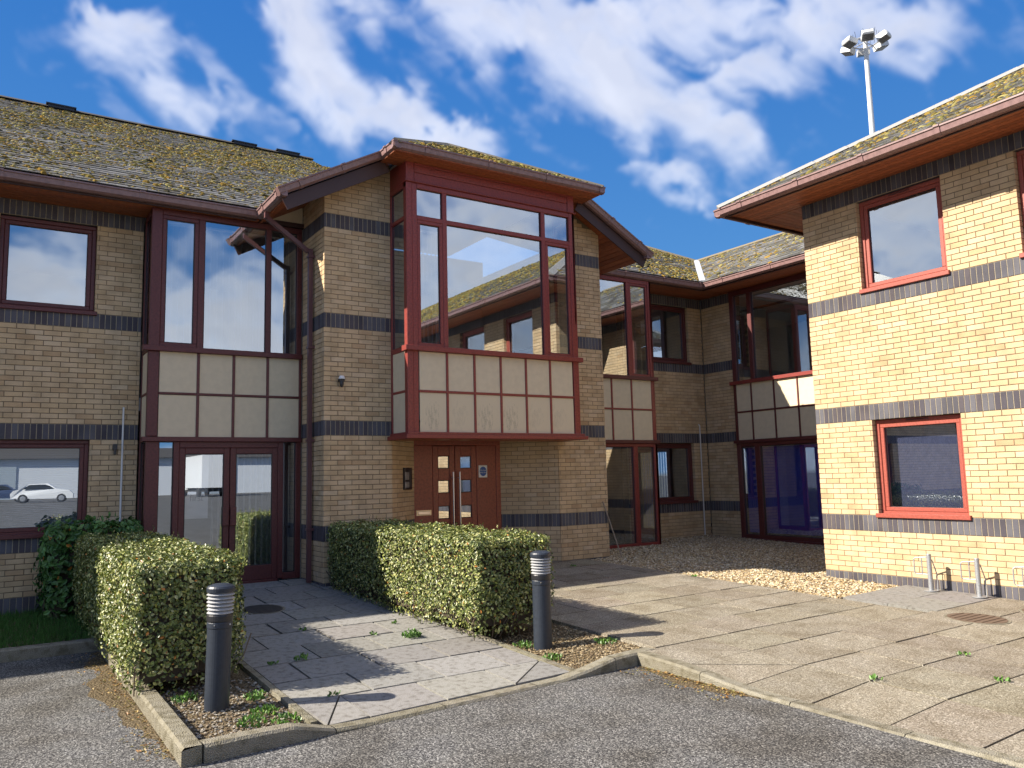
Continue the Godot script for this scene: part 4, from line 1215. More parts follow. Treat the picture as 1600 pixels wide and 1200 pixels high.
func oriel(w: Node3D):
	var t := frame(Vector3(0, 0, -3.26), Vector3.RIGHT, Vector3.BACK)
	var L := -5.3; var R := -2.0
	var o := put(w, "oriel_window", bars_mesh([[L, L + 0.1, 2.2, 6.13, -0.1, 0.0], [L + 0.1, L + 0.19, 2.2, 6.13, -0.1, -0.006], [R - 0.12, R, 2.2, 6.13, -0.1, 0.0], [L + 0.19, R - 0.12, 6.05, 6.13, -0.1, -0.002], [-4.66, -4.58, 3.53, 6.05, -0.09, -0.003], [-2.72, -2.64, 3.53, 6.05, -0.09, -0.003], [L + 0.19, R - 0.12, 5.54, 5.61, -0.085, -0.004]]), M.red_wood, t)
	# heads and fascia boards
	put(o, "fascia", bars_mesh([[L, L + 0.14, 6.15, 6.5, -0.1, 0.001], [L + 0.145, R - 0.145, 6.15, 6.3, -0.1, -0.004], [L + 0.145, R - 0.145, 6.305, 6.42, -0.1, -0.002], [L + 0.145, R - 0.145, 6.425, 6.5, -0.1, 0.002], [R - 0.14, R, 6.15, 6.5, -0.1, 0.001]]), M.red_wood, t)
	put(o, "drip_mould", bars_mesh([[L - 0.02, R + 0.03, 6.13, 6.15, -0.1, 0.03]]), M.red_wood, t)
	put(o, "sill", bars_mesh([[L - 0.05, R + 0.06, 3.45, 3.53, -0.1, 0.06]]), M.red_wood, t)
	put(o, "base_mould", bars_mesh([[L - 0.07, R + 0.08, 2.1, 2.16, -0.6, 0.1], [L - 0.03, R + 0.04, 2.16, 2.2, -0.58, 0.06]]), M.red_wood, t)
	var cols := [L + 0.19]
	for i in 6: cols.append(lerpf(L + 0.19, R - 0.12, (i + 1) / 6.0))
	var pb := [[L + 0.19, R - 0.12, 2.81, 2.85, -0.05, 0.002]]
	for i in range(1, 6): pb.append([cols[i] - 0.02, cols[i] + 0.02, 2.2, 3.45, -0.05, 0.004])
	put(o, "panel_bars", bars_mesh(pb), M.red_wood, t)
	panels(o, t, cols, [2.185, 2.83, 3.465], -0.014, [[0, 0], [1, 0], [2, 0], [3, 0], [4, 0], [5, 0]])
	var s := MB.new()
	ring(s, L + 0.19, -4.66, 3.53, 5.54, 0.055, -0.075, -0.008)
	ring(s, -2.64, R - 0.12, 3.53, 5.54, 0.055, -0.075, -0.008)
	put(o, "sash", s.mesh(), M.red_wood, t)
	for q in [[L + 0.19, -4.66, 5.61, 6.05], [-4.58, -2.72, 5.61, 6.05], [-2.64, R - 0.12, 5.61, 6.05], [L + 0.245, -4.715, 3.585, 5.485], [-4.58, -2.72, 3.53, 5.54], [-2.585, R - 0.175, 3.585, 5.485]]:
		pane(o, t, q[0], q[1], q[2], q[3], -0.045, M.glass)
	for side in [[frame(Vector3(L, 0, -3.87), Vector3.BACK, Vector3.LEFT), 0.0], [frame(Vector3(R, 0, -3.26), Vector3.FORWARD, Vector3.RIGHT), 0.0]]:
		glazed_return(o, side[0], 0.0, 0.6, M.red_wood, 6.05, 5.57, false)
		put(o, "side_fascia", bars_mesh([[0.0, 0.6, 6.13, 6.5, -0.06, -0.003]]), M.red_wood, side[0])
	boards(w, Vector3(-5.28, 2.098, -3.87), Vector3.RIGHT, 3.26, Vector3.BACK, 0.66, "oriel_soffit")
	boards(w, Vector3(-5.2, 2.16, -4.63), Vector3.RIGHT, 3.1, Vector3.BACK, 0.75, "porch_ceiling")
func doors(w: Node3D):
	var t := frame(Vector3(0, 0, -4.63), Vector3.RIGHT, Vector3.BACK)
	var d := put(w, "door_set", bars_mesh([[-4.55, -4.18, -0.03, 2.06, -0.06, -0.01], [-3.3, -2.9, -0.03, 2.06, -0.06, -0.01], [-4.55, -2.79, 2.06, 2.17, -0.08, 0.0], [-2.9, -2.79, -0.03, 2.06, -0.08, 0.0]]), M.door_paint, t)
	for q in [[-4.175, -3.745, 1], [-3.735, -3.305, -1]]:
		var a: float = q[0]; var b: float = q[1]
		# leaf with three square lights
		var win_u0 := a + 0.105 if q[2] > 0 else a + 0.105
		var win_u1 := b - 0.105
		var parts := [[a, win_u0, -0.02, 2.05, -0.055, -0.012], [win_u1, b, -0.02, 2.05, -0.055, -0.012]]
		var ys := [[0.8, 1.02], [1.24, 1.46], [1.66, 1.88]]
		var y := -0.02
		for s in ys:
			parts.append([win_u0, win_u1, y, s[0], -0.055, -0.013]); y = s[1]
		parts.append([win_u0, win_u1, y, 2.05, -0.055, -0.013])
		var leaf := put(d, "door", bars_mesh(parts), M.door_paint, t)
		for s in ys: pane(leaf, t, win_u0, win_u1, s[0], s[1], -0.035, M.glass)
		var h := MB.new()
		var hx := b - 0.06 if q[2] > 0 else a + 0.06
		h.tube([Vector3(hx, 0.55, 0.05), Vector3(hx, 1.6, 0.05)], 0.014, 10)
		for y2 in [0.7, 1.5]: h.tube([Vector3(hx, y2, -0.012), Vector3(hx, y2, 0.05)], 0.009, 8)
		put(leaf, "pull_handle", h.mesh(), M.steel, t)
	var lb := put(d, "letter_plate", bars_mesh([[-4.5, -4.21, 0.87, 0.965, -0.01, -0.004]]), M.brass, t)
	put(lb, "flap", bars_mesh([[-4.47, -4.24, 0.89, 0.945, -0.004, 0.003]]), M.steel, t)
	# blue mandatory sign
	var sg := put(d, "sign", bars_mesh([[-3.26, -3.08, 1.49, 1.71, -0.01, -0.006]]), M.sign_white, t)
	var disc := MB.new()
	var ctr := Vector3(-3.17, 1.6, -0.004)
	for k in 28:
		var a0 := TAU * k / 28; var a1 := TAU * (k + 1) / 28
		disc.tri(ctr, ctr + Vector3(cos(a0) * 0.073, sin(a0) * 0.085, 0), ctr + Vector3(cos(a1) * 0.073, sin(a1) * 0.085, 0))
	put(sg, "disc", disc.mesh(), M.sign_blue, t)
	lettering(sg, "Fire door\nkeep shut", 0.024, t * Transform3D(Basis(), Vector3(-3.17, 1.6, -0.002)), M.sign_white)
func lettering(parent: Node3D, s: String, size: float, t: Transform3D, m: Material):
	var tm := TextMesh.new()
	var f := SystemFont.new()
	f.font_names = PackedStringArray(["Droid Sans"])
	tm.font = f; tm.text = s; tm.font_size = 32; tm.pixel_size = size / 24.0; tm.depth = 0.001
	put(parent, "lettering", tm, m, t)
func rear_wing():
	var w := thing("office_wing", "rear office wing in the shaded corner with blue blinds downstairs", "building", Vector3(2.5, 0, -5.72))
	var t := frame(Vector3(0, 0, -5.72), Vector3.RIGHT, Vector3.BACK)
	var wins := [[2.0, 3.25, 4.05, 5.4], [2.0, 3.25, 0.825, 2.175]]
	brick_wall(w, t, 1.27, 3.7, -0.45, 5.625, wins, null, BANDS, 0.05)
	for q in wins: window(w, t, q[0], q[1], q[2], q[3], M.dark_wood, M.glass)
	var tx := frame(Vector3(3.7, 0, 0), Vector3.BACK, Vector3.LEFT)
	brick_wall(w, tx, -5.71, -4.77, -0.45, 5.625, [], null, BANDS, 0.0)
	brick_wall(w, tx, -1.6, -0.0, -0.45, 5.625, [], null, BANDS, 0.0)
	finish_bricks(w)
	# bay beside the entrance block
	var tb := frame(Vector3(0, 0, -4.85), Vector3.RIGHT, Vector3.BACK)
	var L := -0.95; var R := 1.27
	var bay := put(w, "bay_window", bars_mesh([[L, L + 0.07, 0.0, 5.62, -0.09, 0.0], [R - 0.1, R, 3.53, 5.62, -0.09, 0.0], [L + 0.07, R - 0.1, 5.53, 5.62, -0.09, -0.002], [0.57, 0.66, 3.53, 5.53, -0.09, -0.001], [R - 0.1, R, 2.2, 3.45, -0.09, 0.0], [L, R, 2.815, 2.85, -0.05, 0.004], [-0.48, -0.44, 2.19, 3.45, -0.05, 0.006], [0.06, 0.1, 2.19, 3.45, -0.05, 0.006], [0.6, 0.64, 2.19, 3.45, -0.05, 0.006],
		[0.6, 0.72, 0.05, 2.12, -0.09, -0.001], [R - 0.1, R, 0.0, 2.12, -0.09, 0.0], [L + 0.07, R - 0.1, 2.05, 2.12, -0.09, -0.002], [L + 0.07, R - 0.1, 0.0, 0.08, -0.09, -0.002]]), M.red_wood, tb)
	var s := MB.new()
	ring(s, 0.66, R - 0.1, 3.53, 5.53, 0.05, -0.07, -0.012)
	put(bay, "sash", s.mesh(), M.red_wood, tb)
	put(bay, "sill", bars_mesh([[L, R + 0.07, 3.45, 3.53, -0.1, 0.05]]), M.dark_wood, tb)
	put(bay, "sill", bars_mesh([[L, R + 0.06, 2.12, 2.19, -0.1, 0.04]]), M.dark_wood, tb)
	put(bay, "sill", bars_mesh([[L, R + 0.07, -0.06, 0.0, -0.1, 0.05]]), M.dark_wood, tb)
	pane(bay, tb, L + 0.07, 0.57, 3.53, 5.53, -0.04, M.glass)
	pane(bay, tb, 0.71, R - 0.15, 3.58, 5.48, -0.04, M.glass)
	panels(bay, tb, [L + 0.05, -0.46, 0.08, 0.62, R - 0.08], [2.17, 2.83, 3.47], -0.012)
	pane(bay, tb, L + 0.07, 0.6, 0.08, 2.05, -0.045, M.glass)
	pane(bay, tb, 0.72, R - 0.1, 0.08, 2.05, -0.045, M.glass)
	glazed_return(bay, frame(Vector3(R, 0, -4.85), Vector3.FORWARD, Vector3.RIGHT), 0.0, 0.87, M.red_wood, 5.53, -1)
	# plinth of the bay
	var low := MB.new()
	low.box(Vector3(L, -0.45, -5.6), Vector3(R, -0.06, -4.87))
	put(w, "bay_plinth", low.mesh(), M.mortar)
	var bl := []
	var x := L
	while x < R - 0.02:
		var m1 := MB.new()
		m1.chamfer(Vector3(x + 0.005, -0.28, -0.1), Vector3(minf(x + 0.07, R), -0.065, 0.0), 0.004, BLUE[rng.randi() % BLUE.size()])
		put(bay, "plinth_brick", m1.mesh(), M.brick, frame(Vector3(0, 0, -4.86), Vector3.RIGHT, Vector3.BACK))
		x += 0.075
	# bay with blue blinds on the wall that faces the entrance
	var t4 := frame(Vector3(3.62, 0, 0), Vector3.BACK, Vector3.LEFT)
	var A := -4.77; var B := -1.6
	var bay4 := put(w, "bay_window", bars_mesh([[A, A + 0.12, 3.53, 5.62, -0.09, 0.0], [B - 0.1, B, 3.53, 5.62, -0.09, 0.0], [A + 0.12, B - 0.1, 5.5, 5.62, -0.09, -0.002], [-4.26, -4.15, 3.53, 5.5, -0.09, 0.002], [A, A + 0.08, 2.19, 3.45, -0.09, 0.0], [A, B, 2.8, 2.84, -0.05, 0.004], [-4.29, -4.25, 2.19, 3.45, -0.05, 0.006], [-3.67, -3.63, 2.19, 3.45, -0.05, 0.006], [-3.06, -3.02, 2.19, 3.45, -0.05, 0.006], [-2.45, -2.41, 2.19, 3.45, -0.05, 0.006], [B - 0.08, B, 2.19, 3.45, -0.09, 0.0],
		[A, A + 0.12, 0.02, 2.12, -0.09, 0.0], [-4.26, -4.12, 0.02, 2.12, -0.09, 0.001], [B - 0.1, B, 0.02, 2.12, -0.09, 0.0], [A + 0.12, B - 0.1, 2.04, 2.12, -0.09, -0.002], [A + 0.12, B - 0.1, 0.02, 0.1, -0.09, -0.002]]), M.dark_wood, t4)
	put(bay4, "sill", bars_mesh([[A - 0.07, B, 3.45, 3.53, -0.1, 0.05]]), M.red_wood, t4)
	put(bay4, "sill", bars_mesh([[A - 0.05, B, 2.12, 2.19, -0.1, 0.04]]), M.dark_wood, t4)
	put(bay4, "sill", bars_mesh([[A - 0.07, B, -0.05, 0.02, -0.1, 0.05]]), M.dark_wood, t4)
	for q in [[A + 0.12, -4.26, 3.53, 5.5, 1], [-4.15, B - 0.1, 3.53, 5.5, 1], [A + 0.12, -4.26, 0.1, 2.04, 0], [-4.12, B - 0.1, 0.1, 2.04, 0]]:
		pane(bay4, t4, q[0], q[1], q[2], q[3], -0.05, M.glass)
	panels(bay4, t4, [A + 0.06, -4.27, -3.65, -3.04, -2.43, B - 0.06], [2.17, 2.82, 3.47], -0.012)
	var u := A
	while u < B:
		var m2 := MB.new()
		m2.chamfer(Vector3(u + 0.005, -0.28, -0.1), Vector3(u + 0.07, -0.055, -0.004), 0.004, BLUE[rng.randi() % BLUE.size()])
		put(bay4, "plinth_brick", m2.mesh(), M.brick, t4)
		u += 0.075
	slab(w, "bay_plinth", Vector3(3.64, -0.45, A), Vector3(3.9, -0.05, B), M.mortar)
	vertical_blind("blue vertical blind behind ground floor glass facing the entrance", t4, A + 0.12, B - 0.1, 0.14, 2.05, -0.16, M.blind_blue, 0.35)
	# roofs
	roof_slope(w, Vector3(0, 5.77, -4.8), Vector3.RIGHT, Vector3.FORWARD, [[-0.04, -4.8], [2.83, -4.8], [5.6, -7.57], [0.65, -12.5], [-3.62, -12.5], [-3.62, -8.38]], 1.5)
	roof_slope(w, Vector3(2.83, 5.77, -4.8), Vector3.BACK, Vector3.RIGHT, [[2.83, -4.8], [2.83, -0.95], [5.6, 1.82], [5.6, -7.57]], 0.75, func(u2, v): return clampf(0.1 + 0.35 * v - 0.12 * u2, 0.04, 1.0) * 1.6)
	finish_slates(w)
	var vm := MB.new()
	vm.sweep([[-0.07, 0.0], [0.07, 0.0], [0.07, 0.03], [-0.07, 0.03]], Vector3(2.83, 5.79, -4.8), Vector3(5.6, 5.79 + K * 2.77, -7.57), Vector3(1, 0, 1).normalized())
	put(w, "valley_flashing", vm.mesh(), M.lead)
	for q in [[Vector3(5.6, 5.77 + K * 2.77, -7.57), Vector3(5.6, 5.77 + K * 2.77, 1.8)], [Vector3(5.6, 5.77 + K * 2.77, -7.57), Vector3(0.65, 5.77 + K * 7.7, -12.5)]]:
		var hm := MB.new()
		hm.sweep([[-0.11, -0.03], [0.0, 0.05], [0.11, -0.03]], q[0], q[1], (q[1] - q[0]).normalized().cross(Vector3.UP).normalized(), Color(0.24, 0.2, 0.13))
		put(w, "ridge_tiles", hm.mesh(), M.slate)
	slab(w, "roof_back", Vector3(5.62, 5.6, -7.5), Vector3(5.7, 7.2, 1.8), M.felt)
	gutter(w, Vector3(-0.0, 5.63, -4.88), Vector3(2.9, 5.63, -4.88), Vector3.BACK, 1.1)
	gutter(w, Vector3(2.91, 5.63, -4.88), Vector3(2.91, 5.63, -0.95), Vector3.LEFT, 1.3)
	slab(w, "fascia", Vector3(-0.04, 5.6, -4.92), Vector3(2.93, 5.74, -4.895), M.fascia)
	slab(w, "fascia", Vector3(2.925, 5.6, -4.9), Vector3(2.95, 5.74, -0.95), M.fascia)
	boards(w, Vector3(-0.95, 5.627, -5.72), Vector3.RIGHT, 4.65, Vector3.BACK, 0.8)
	boards(w, Vector3(2.95, 5.624, -4.9), Vector3.BACK, 4.9, Vector3.RIGHT, 0.76)
	# rooms behind
	slab(w, "floor", Vector3(-1.0, -0.2, -10), Vector3(9, -0.03, -4.9), M.interior_floor)
	slab(w, "floor", Vector3(3.75, -0.2, -4.9), Vector3(9, -0.03, -0.1), M.interior_floor)
	slab(w, "floor_slab", Vector3(-1.0, 2.6, -10), Vector3(9, 2.8, -5.8), M.interior_wall)
	slab(w, "floor_slab", Vector3(-0.94, 2.6, -5.8), Vector3(1.2, 2.8, -5.0), M.interior_wall)
	slab(w, "floor_slab", Vector3(3.78, 2.6, -5.8), Vector3(9, 2.8, -0.1), M.interior_wall)
	slab(w, "ceiling", Vector3(-1.0, 5.64, -10), Vector3(9, 5.7, -5.0), M.ceiling)
	slab(w, "ceiling", Vector3(3.6, 5.65, -5.0), Vector3(9, 5.71, -0.1), M.ceiling)
	slab(w, "inner_wall", Vector3(-1.0, -0.2, -9.6), Vector3(9, 5.64, -9.5), M.interior_wall)
	slab(w, "inner_wall", Vector3(8.5, -0.2, -9.5), Vector3(8.6, 5.64, -0.1), M.interior_wall)
	slab(w, "column", Vector3(0.1, -0.03, -6.6), Vector3(0.45, 2.6, -6.3), M.ceiling)
	# conduit in the corner
	var p := MB.new()
	p.tube([Vector3(3.43, -0.2, -5.68), Vector3(3.43, 2.58, -5.68), Vector3(3.41, 2.62, -5.7)], 0.014, 8)
	put(w, "conduit", p.mesh(), M.white_plastic)
func right_wing():
	var w := thing("office_wing", "sunlit yellow brick office wing with red framed windows", "building", Vector3(0, 0, 3))
	var t := frame(Vector3.ZERO, Vector3.BACK, Vector3.LEFT)
	var wins := []
	for k in 5:
		wins.append([0.93 + 2.19 * k, 2.19 + 2.19 * k, 4.05, 5.4])
		wins.append([0.93 + 2.19 * k, 2.19 + 2.19 * k, 0.825, 2.175])
	brick_wall(w, t, 0.0, 13.0, -0.45, 5.625, wins, null, BANDS, 0.0)
	finish_bricks(w)
	for i in wins.size():
		var q = wins[i]
		window(w, t, q[0], q[1], q[2], q[3], M.faded_wood, M.glass, i < 2)
	slab(w, "end_wall", Vector3(0.11, -0.4, 0.01), Vector3(3.69, 5.62, 0.3), M.mortar)
	slab(w, "end_wall", Vector3(0.0, -0.4, 13.0), Vector3(7.4, 5.62, 13.3), M.mortar)
	slab(w, "end_wall", Vector3(7.3, -0.4, 0.0), Vector3(7.4, 5.62, 13.0), M.mortar)
	roof_slope(w, Vector3(-0.85, 5.72, -0.95), Vector3.BACK, Vector3.RIGHT, [[-0.87, -0.97], [3.8, 3.7], [3.8, 13.6], [-0.85, 13.6]], 0.7)
	roof_slope(w, Vector3(-0.85, 5.72, -0.95), Vector3.LEFT, Vector3.BACK, [[-0.85, -0.95], [2.83, -0.95], [5.6, 1.82], [3.8, 3.7]], 0.7)
	finish_slates(w)
	slab(w, "roof_back", Vector3(3.85, 5.6, 3.7), Vector3(3.95, 8.2, 13.6), M.felt)
	# hip tiles, one by one
	var hp := Vector3(-0.85, 5.73, -0.95)
	var hd := Vector3(1, K, 1)
	var hip := put(w, "hip", MB.new().mesh(), M.slate)
	for i in 13:
		var m := MB.new()
		m.sweep([[-0.13, -0.03], [0.0, 0.055], [0.13, -0.03]], hp + hd * (0.36 * i), hp + hd * (0.36 * i + 0.35) + Vector3(0, 0.006, 0), hd.normalized().cross(Vector3.UP).normalized(), Color(0.36, 0.35, 0.33))
		put(hip, "hip_tile", m.mesh(), M.slate)
	gutter(w, Vector3(-0.79, 5.585, -1.0), Vector3(-0.79, 5.585, 13.6), Vector3.LEFT, 1.05)
	gutter(w, Vector3(-0.88, 5.585, -0.9), Vector3(2.8, 5.585, -0.9), Vector3.FORWARD, 1.5)
	slab(w, "fascia", Vector3(-0.775, 5.565, -0.88), Vector3(-0.75, 5.7, 13.6), M.fascia)
	slab(w, "fascia", Vector3(-0.75, 5.565, -0.88), Vector3(2.9, 5.7, -0.855), M.fascia)
	boards(w, Vector3(-0.75, 5.61, -0.85), Vector3.BACK, 14.3, Vector3.RIGHT, 0.745, "soffit", 0.09)
	boards(w, Vector3(0.0, 5.607, -0.85), Vector3.RIGHT, 2.9, Vector3.BACK, 0.84)
	slab(w, "floor_slab", Vector3(0.32, 2.6, 0.3), Vector3(7.3, 2.8, 13), M.interior_wall)
	slab(w, "floor", Vector3(0.3, -0.2, 0.3), Vector3(7.3, -0.03, 13), M.interior_floor)
	slab(w, "ceiling", Vector3(0.02, 5.64, 0.02), Vector3(7.3, 5.7, 13), M.ceiling)
	slab(w, "inner_wall", Vector3(4.4, -0.2, 0.3), Vector3(4.5, 5.64, 13), M.interior_wall)
	var b := thing("roller_blind", "faded blue roller blind behind the streaky ground floor window by the cycle stands", "blind", Vector3(0.3, 2.1, 1.56))
	var bm := MB.new()
	bm.box(Vector3(0.28, 0.86, 0.95), Vector3(0.283, 2.1, 2.17))
	put(b, "cloth", bm.mesh(), M.dusty_blue)
	var br := MB.new()
	br.tube([Vector3(0.3, 2.12, 0.95), Vector3(0.3, 2.12, 2.17)], 0.02, 8)
	put(b, "roller", br.mesh(), M.white_plastic)

# ------------------------------------------------------------------ street furniture and small things
func bollard(label: String, at: Vector3, tilt: float):
	var o := thing("bollard", label, "bollard", at)
	var t := Transform3D(Basis(Vector3.BACK, tilt), at)
	var post := MB.new()
	post.lathe([[0.0, -0.1], [0.093, -0.1], [0.093, 0.6], [0.097, 0.61], [0.097, 0.645], [0.093, 0.655], [0.0, 0.655]], 32)
	put(o, "post", post.mesh(), M.bollard_paint, t)
	var col := MB.new()
	col.lathe([[0.0, 0.655], [0.098, 0.655], [0.1, 0.665], [0.1, 0.7], [0.096, 0.71], [0.0, 0.71]], 32)
	put(o, "collar", col.mesh(), M.black_plastic, t)
	var dif := MB.new()
	dif.lathe([[0.075, 0.71], [0.078, 0.885]], 28)
	put(o, "diffuser", dif.mesh(), M.white_plastic, t)
	for k in 6:
		var lv := MB.new()
		var y := 0.716 + k * 0.028
		var r := 0.1 + k * 0.0012
		lv.lathe([[0.078, y + 0.02], [r, y], [r + 0.001, y + 0.004], [0.079, y + 0.025]], 28)
		put(o, "louvre", lv.mesh(), M.louvre, t)
	var cap := MB.new()
	cap.lathe([[0.08, 0.88], [0.107, 0.88], [0.109, 0.91], [0.1, 0.925], [0.06, 0.94], [0.0, 0.945]], 32)
	put(o, "cap", cap.mesh(), M.bollard_paint, t)
	for k in 2:
		var sc := MB.new()
		sc.lathe([[0.006, 0.0], [0.006, 0.004], [0.0, 0.005]], 8)
		put(o, "screw", sc.mesh(), M.steel, t * Transform3D(Basis(Vector3.RIGHT, PI / 2), Vector3(0.06 * (1 - 2 * k), 0.632, 0.075)))
func bike_stand(label: String, at: Vector3):
	var o := thing("cycle_stand", label, "cycle stand", at, "steel cycle stands by the yellow wall")
	var m := MB.new()
	m.lathe([[0.0, 0.0], [0.03, 0.0], [0.03, 0.47], [0.027, 0.475], [0.0, 0.475]], 16, Color.WHITE, at)
	put(o, "post", m.mesh(), M.galvanised)
	var p := MB.new()
	p.lathe([[0.0, 0.0], [0.085, 0.0], [0.085, 0.01], [0.05, 0.014], [0.0, 0.014]], 20, Color.WHITE, at)
	put(o, "base_plate", p.mesh(), M.galvanised)
	var l := MB.new()
	var A := at + Vector3(0, 0.43, -0.03)
	l.tube([A, A + Vector3(-0.04, -0.01, -0.13), A + Vector3(-0.045, -0.03, -0.15), A + Vector3(-0.045, -0.2, -0.15), A + Vector3(-0.04, -0.22, -0.13), A + Vector3(0, -0.22, 0.0)], 0.008, 8)
	l.tube([A + Vector3(-0.02, -0.005, -0.06), A + Vector3(-0.02, -0.22, -0.06)], 0.007, 8)
	put(o, "wheel_loop", l.mesh(), M.galvanised)
	var b := MB.new()
	b.tube([at + Vector3(0.03, 0.4, 0.02), at + Vector3(0.07, 0.22, 0.05), at + Vector3(0.05, 0.01, 0.06)], 0.007, 8)
	put(o, "brace", b.mesh(), M.galvanised)
func cover(label: String, at: Vector3, rx: float, rz: float, m: Material, top: Callable, round := true):
	var o := thing("manhole_cover", label, "manhole cover", at)
	var mb := MB.new()
	var ringm := MB.new()
	var n := 28
	var pts := []; var outer := []
	for k in n:
		var a := TAU * k / n
		pts.append([at.x + cos(a) * rx, at.z + sin(a) * rz]); outer.append([at.x + cos(a) * (rx + 0.03), at.z + sin(a) * (rz + 0.03)])
	mb.prism(pts, func(x, z): return top.call(x, z) + 0.006, 0.05)
	put(o, "lid", mb.mesh(), m)
	ringm.prism(outer, func(x, z): return top.call(x, z) + 0.003, 0.05)
	put(o, "rim", ringm.mesh(), M.kerb)
	for i in 7:
		var r := MB.new()
		var zz := -rz * 0.75 + rz * 0.25 * i
		var half := sqrt(maxf(0.0, 1 - pow(zz / rz, 2))) * rx * 0.9
		r.prism([[at.x - half, at.z + zz - 0.008], [at.x + half, at.z + zz - 0.008], [at.x + half, at.z + zz + 0.008], [at.x - half, at.z + zz + 0.008]], func(x, z): return top.call(x, z) + 0.011, 0.02)
		put(o, "rib", r.mesh(), m)
func furniture():
	bollard("dark grey bollard light in front of the hedge beside the glazed double doors", Vector3(-9.03, -0.24, 1.03), -0.02)
	bollard("dark grey bollard light at the corner of the hedge beside the forecourt", Vector3(-5.83, -0.21, 0.9), 0.0)
	bike_stand("galvanised cycle stand next to the pale gravel", Vector3(-0.25, -0.115, 1.75))
	bike_stand("galvanised cycle stand on the edge of the pale flags", Vector3(-0.25, -0.128, 2.36))
	bike_stand("galvanised cycle stand beyond the pale flags", Vector3(-0.25, -0.145, 2.98))
	cover("round iron manhole cover in the flagged path by the hedge", Vector3(-7.62, gp(0, -2.67), -2.67), 0.24, 0.3, M.iron, gp)
	cover("rusty round manhole cover in the forecourt near the cycle stands", Vector3(-1.48, gr(-1.48, 2.95), 2.95), 0.26, 0.3, M.rust_iron, gr)
	cover("rusty round manhole cover by the wall of the sunlit wing", Vector3(-0.55, gr(-0.55, 3.3), 3.3), 0.26, 0.3, M.rust_iron, gr)
	# a cane leaning on the entrance block
	var c := MB.new()
	c.tube([Vector3(-0.86, -0.06, -3.62), Vector3(-1.08, 1.0, -3.86)], 0.011, 7)
	var cane := put(self, "garden_cane", c.mesh(), M.cane)
	tag(cane, "thin grey cane leaning on the brick corner by the gravel", "cane")
	# flood-light mast beyond the roofs
	var o := cam.position
	var d := direction(1352, 66)
	var k := 50.0 / Vector2(d.x, d.z).length()
	var top := o + d * k
	var mast := thing("floodlight_mast", "tall pale lighting mast with a ring of floodlights above the roof", "lamp post", Vector3(top.x, -0.3, top.z))
	var m := MB.new()
	m.lathe([[0.0, -0.3], [0.3, -0.3], [0.28, 0.0], [0.13, top.y - 0.6], [0.13, top.y + 0.2], [0.0, top.y + 0.2]], 16, Color.WHITE, Vector3(top.x, 0, top.z))
	put(mast, "pole", m.mesh(), M.lamp_grey)
	var rg := MB.new()
	for i in 12: rg.tube([top + Vector3(cos(TAU * i / 12), 0, sin(TAU * i / 12)) * 0.75, top + Vector3(cos(TAU * (i + 1) / 12), 0, sin(TAU * (i + 1) / 12)) * 0.75], 0.04, 6)
	for i in 4: rg.tube([top, top + Vector3(cos(TAU * i / 4), 0, sin(TAU * i / 4)) * 0.75], 0.03, 6)
	put(mast, "head_ring", rg.mesh(), M.galvanised)
	var spikes := MB.new()
	for i in 16:
		var q := top + Vector3(cos(TAU * i / 16 + 0.2) * 0.7, 0.1, sin(TAU * i / 16 + 0.2) * 0.7)
		spikes.tube([q, q + Vector3(rng.randf_range(-0.12, 0.12), rng.randf_range(0.25, 0.45), rng.randf_range(-0.12, 0.12))], 0.012, 4)
	put(mast, "bird_spikes", spikes.mesh(), M.black_plastic)
	for i in 6:
		var a := TAU * i / 6 + 0.35
		var dir := Vector3(cos(a), 0, sin(a))
		var b := Basis(dir.cross(Vector3.UP), PI * 0.09) * Basis(Vector3.UP.cross(dir), Vector3.UP, dir)
		var tt := Transform3D(b, top + dir * 1.05 + Vector3(0, -0.12, 0))
		var f := MB.new()
		f.chamfer(Vector3(-0.34, -0.16, -0.3), Vector3(0.34, 0.16, 0.35), 0.07, Color.WHITE, true)
		var lamp := put(mast, "floodlight", f.mesh(), M.lamp_grey, tt)
		put(lamp, "lens", bars_mesh([[-0.28, 0.28, -0.19, -0.165, -0.24, 0.26]]), M.lamp_glass, tt)
	# banner just inside the left door, and blinds
	var bn := thing("banner", "white printed banner hanging inside the left glazed door", "banner", Vector3(-8.0, 1.2, -5.1))
	slab(bn, "sheet", Vector3(-8.13, 0.98, -5.06), Vector3(-7.78, 1.98, -5.055), M.sign_white)
	lettering(bn, "first", 0.085, frame(Vector3(-7.95, 1.28, -5.052), Vector3.RIGHT, Vector3.BACK), M.ink_grey)
	var tb := frame(Vector3(0, 0, -4.85), Vector3.RIGHT, Vector3.BACK)
	vertical_blind("pale vertical blind half open behind the right glazed door", tb, -7.72, -6.75, 0.1, 2.05, -0.4, M.blind_white, 1.0, 0.095)
	vertical_blind("grey vertical blind behind the upstairs bay over the glazed doors", tb, -8.5, -6.5, 3.55, 5.5, -0.3, M.blind_grey, 1.2, 0.095)
	var to := frame(Vector3(0, 0, -3.26), Vector3.RIGHT, Vector3.BACK)
	vertical_blind("white vertical blind gathered at the left of the oriel window", to, -5.08, -4.6, 3.55, 5.45, -0.25, M.blind_white, 1.35, 0.075)
	# venetian blind of the ground-floor window
	var vb := thing("venetian_blind", "white venetian blind behind the ground floor window left of the shrub", "blind", Vector3(-9.98, 2.1, -5.75))
	slab(vb, "head_rail", Vector3(-10.5, 2.08, -5.78), Vector3(-9.46, 2.12, -5.73), M.white_plastic)
	var sl := MB.new()
	sl.box(Vector3(-0.52, -0.0008, -0.012), Vector3(0.52, 0.0008, 0.012))
	var sm := sl.mesh()
	for i in 44:
		put(vb, "slat", sm, M.blind_grey, Transform3D(Basis(Vector3.RIGHT, 0.9), Vector3(-9.98, 0.92 + i * 0.0262, -5.755)))

